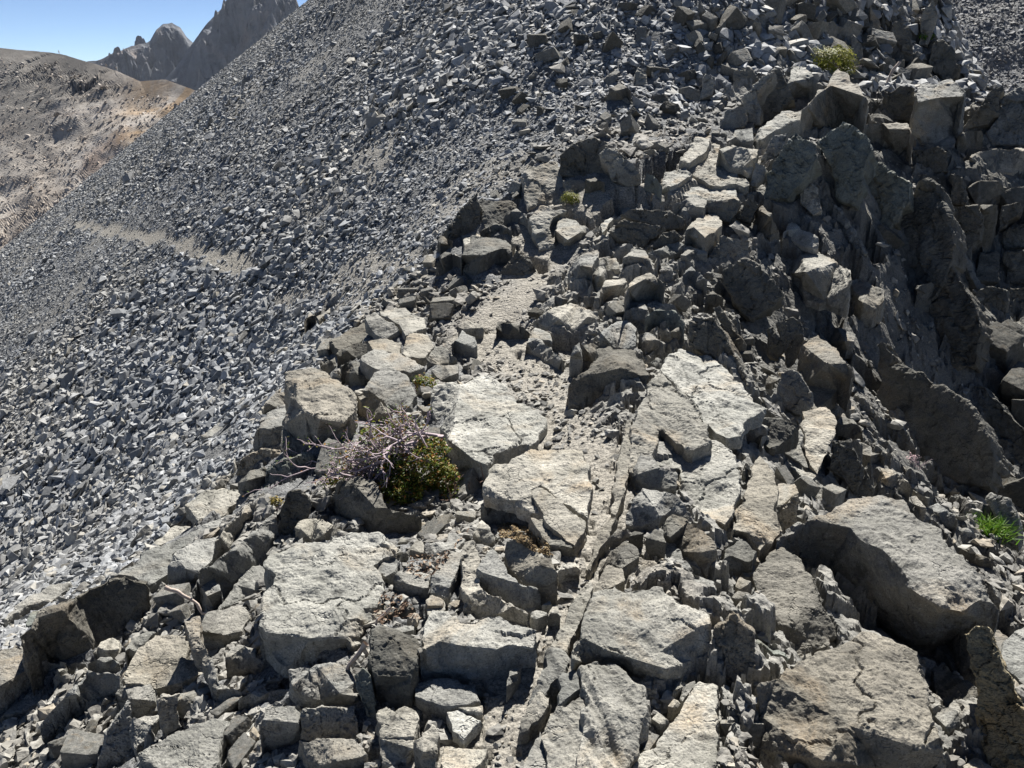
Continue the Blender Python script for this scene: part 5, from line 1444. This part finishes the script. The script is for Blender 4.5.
def blades(name, label, cat, g, n, L, spread, mat, seed):
    r = empty(name, g); tag(r, label, cat, kind='thing')
    rr = np.random.default_rng(seed); V = []; F = []
    for i in range(n):
        p = np.array([rr.normal(0, spread), rr.normal(0, spread), -0.01]); d = np.array([rr.normal(0, 0.5), rr.normal(0, 0.5), 1.0]); d /= np.linalg.norm(d)
        l = L * rr.uniform(0.5, 1.2); w = 0.0035; side = np.cross(d, rr.normal(0, 1, 3)); side /= np.linalg.norm(side)
        b = len(V)
        bend = np.array([d[0], d[1], -0.25]) * l * 0.5
        V += [p - side * w, p + side * w, p + d * l * 0.6 + side * w * 0.8, p + d * l * 0.6 - side * w * 0.8, p + d * l + bend]
        F += [(b, b + 1, b + 2), (b, b + 2, b + 3), (b + 3, b + 2, b + 4)]
    link('blades', mesh_np('blades', np.array(V), np.array(F), mat), (0, 0, 0), r)
    return r
bpy.context.view_layer.update()
_ok, _loc = scene.ray_cast(bpy.context.evaluated_depsgraph_get(), (0, 0, 0), Vector(ray(990, 533)).normalized())[:2]
blades('grass_tuft', 'bright green grass tuft among the rubble near the right edge', 'grass', np.array(_loc), 260, 0.11, 0.04, MAT_GRASS, 3)

def moss(name, label, pts, n, seed, mat, size=0.006, lift=0.02):
    P = np.array(pts, float)
    r = np.random.default_rng(seed)
    w = r.dirichlet(np.ones(len(P)) * 0.7, n)
    c = w @ P + np.stack([r.normal(0, 0.006, n), r.normal(0, 0.006, n), np.abs(r.normal(0, 0.006, n)) + lift], 1)
    g = P.mean(0)
    v, f = leaf_mesh(c - g, size, seed, 1.5)
    o = link(name, mesh_np(name, v, f, mat), g); tag(o, label, 'moss', kind='thing')
    return o

def branch(name, label, pxs, rad_, mat=None, lift=0.03, sub=True, tt=None):
    g = on(pxs[-1][0], pxs[-1][1], 0)
    t0 = g @ np.array([0, CP, -SP])
    pts = [ray(px, py) * (t0 - 0.05 + 0.004 * i) + np.array([0, 0, 0]) for i, (px, py) in enumerate(pxs)]
    fine = []
    for a, b in zip(pts[:-1], pts[1:]):
        for s in np.linspace(0, 1, 5)[:-1]: fine.append(a * (1 - s) + b * s)
    fine.append(pts[-1]); fine = np.array(fine)
    fine += 0.004 * np.stack([vnoise(fine * 30, 3), vnoise(fine * 30, 4), vnoise(fine * 30, 5)], 1)
    v, f = tube_mesh([(fine, np.linspace(rad_, rad_ * 0.6, len(fine)) * (1 + 0.25 * vnoise(fine * 60, 8)))], 7)
    o = link(name, mesh_np(name, v - pts[0], f, mat or MAT_WOOD, True), pts[0]); tag(o, label, 'branch', kind='thing')
    return o
branch('dead_branch', 'thin bleached dead branch lying over the stones left of the largest pale boulder', [(164,588),(176,592),(188,598),(197,605),(203,614),(214,613)], 0.008)
branch('dead_root', 'pale bare root curling around the lower right corner of the largest pale boulder', [(366,644),(358,654),(350,664),(347,672),(350,676)], 0.009)
branch('dead_root', 'reddish root strands in the nest between the largest boulder and dark pitted rock', [(392,608),(384,614),(377,620),(374,628)], 0.006)
branch('dead_branch', 'white forked dead twig against the dark recess block at the upper right', [(900,62),(893,70),(888,80),(883,92)], 0.016)
# dry moss and fallen leaves caught on the stones, laid on whatever surface is there
bpy.context.view_layer.update()
dg = bpy.context.evaluated_depsgraph_get()
def cling(name, label, poly, n, seed, mat, size, kind, cat):
    rr = random.Random(seed); xs = [p[0] for p in poly]; ys = [p[1] for p in poly]; pts = []
    for _ in range(n * 6):
        if len(pts) >= n: break
        u, v = rr.uniform(min(xs), max(xs)), rr.uniform(min(ys), max(ys))
        if not in_poly(poly, u, v): continue
        d = Vector(ray(u, v)).normalized()
        ok, loc, nr_, _i, ob, _m = scene.ray_cast(dg, (0, 0, 0), d)
        if ok and nr_.z > 0.05 and loc.length < 12: pts.append(np.array(loc) + np.array(nr_) * size * 0.5)
    P = np.array(pts); g = P.mean(0)
    P = P[np.linalg.norm(P - g, axis=1) < 0.45]
    v, f = leaf_mesh(P - g, size, seed, 1.2)
    o = link(name, mesh_np(name, v, f, mat), g); tag(o, label, cat, kind=kind)
cling('moss', 'brown dry moss patch on top of the mossy pointed rock beside the path', [(497,526),(512,522),(530,530),(550,545),(553,556),(535,552),(515,540),(500,537)], 1500, 3, MAT_DRY, 0.006, 'thing', 'moss')
MAT_LITTER = plain('leaf_litter', [(0.0, (0.08, 0.05, 0.035)), (0.5, (0.17, 0.11, 0.07)), (1.0, (0.30, 0.22, 0.15))], 10, 0.8, True)
cling('litter', 'brown fallen leaves between the stones below the bush', [(402,556),(450,552),(475,520),(480,500),(470,530),(440,570),(425,580),(405,572)], 150, 8, MAT_LITTER, 0.009, 'stuff', 'leaf litter')
cling('litter', 'dry leaves and bark in the root nest beside the largest pale boulder', [(384,592),(400,596),(412,606),(420,620),(400,616),(380,626),(374,612)], 120, 9, MAT_LITTER, 0.009, 'stuff', 'leaf litter')

if HAZE > 0:
    bm = bmesh.new(); bmesh.ops.create_cube(bm, size=1.0)
    lo, hi = np.array([-2600.0, -300.0, -1300.0]), np.array([1500.0, 3600.0, 420.0])
    for v_ in bm.verts: v_.co = Vector((lo + hi) / 2) + Vector(np.array(v_.co) * (hi - lo))
    me = bpy.data.meshes.new('haze'); bm.to_mesh(me); bm.free()
    hm = bpy.data.materials.new('air'); hm.use_nodes = True; hm.node_tree.nodes.clear()
    pv = hm.node_tree.nodes.new('ShaderNodeVolumePrincipled'); pv.inputs['Density'].default_value = HAZE; pv.inputs['Color'].default_value = (0.80, 0.88, 1.0, 1)
    ou = hm.node_tree.nodes.new('ShaderNodeOutputMaterial'); hm.node_tree.links.new(pv.outputs[0], ou.inputs['Volume'])
    me.materials.append(hm); o = link('haze', me); tag(o, kind='stuff')
print('all', round(time.time() - T0, 1), len(bpy.data.objects))
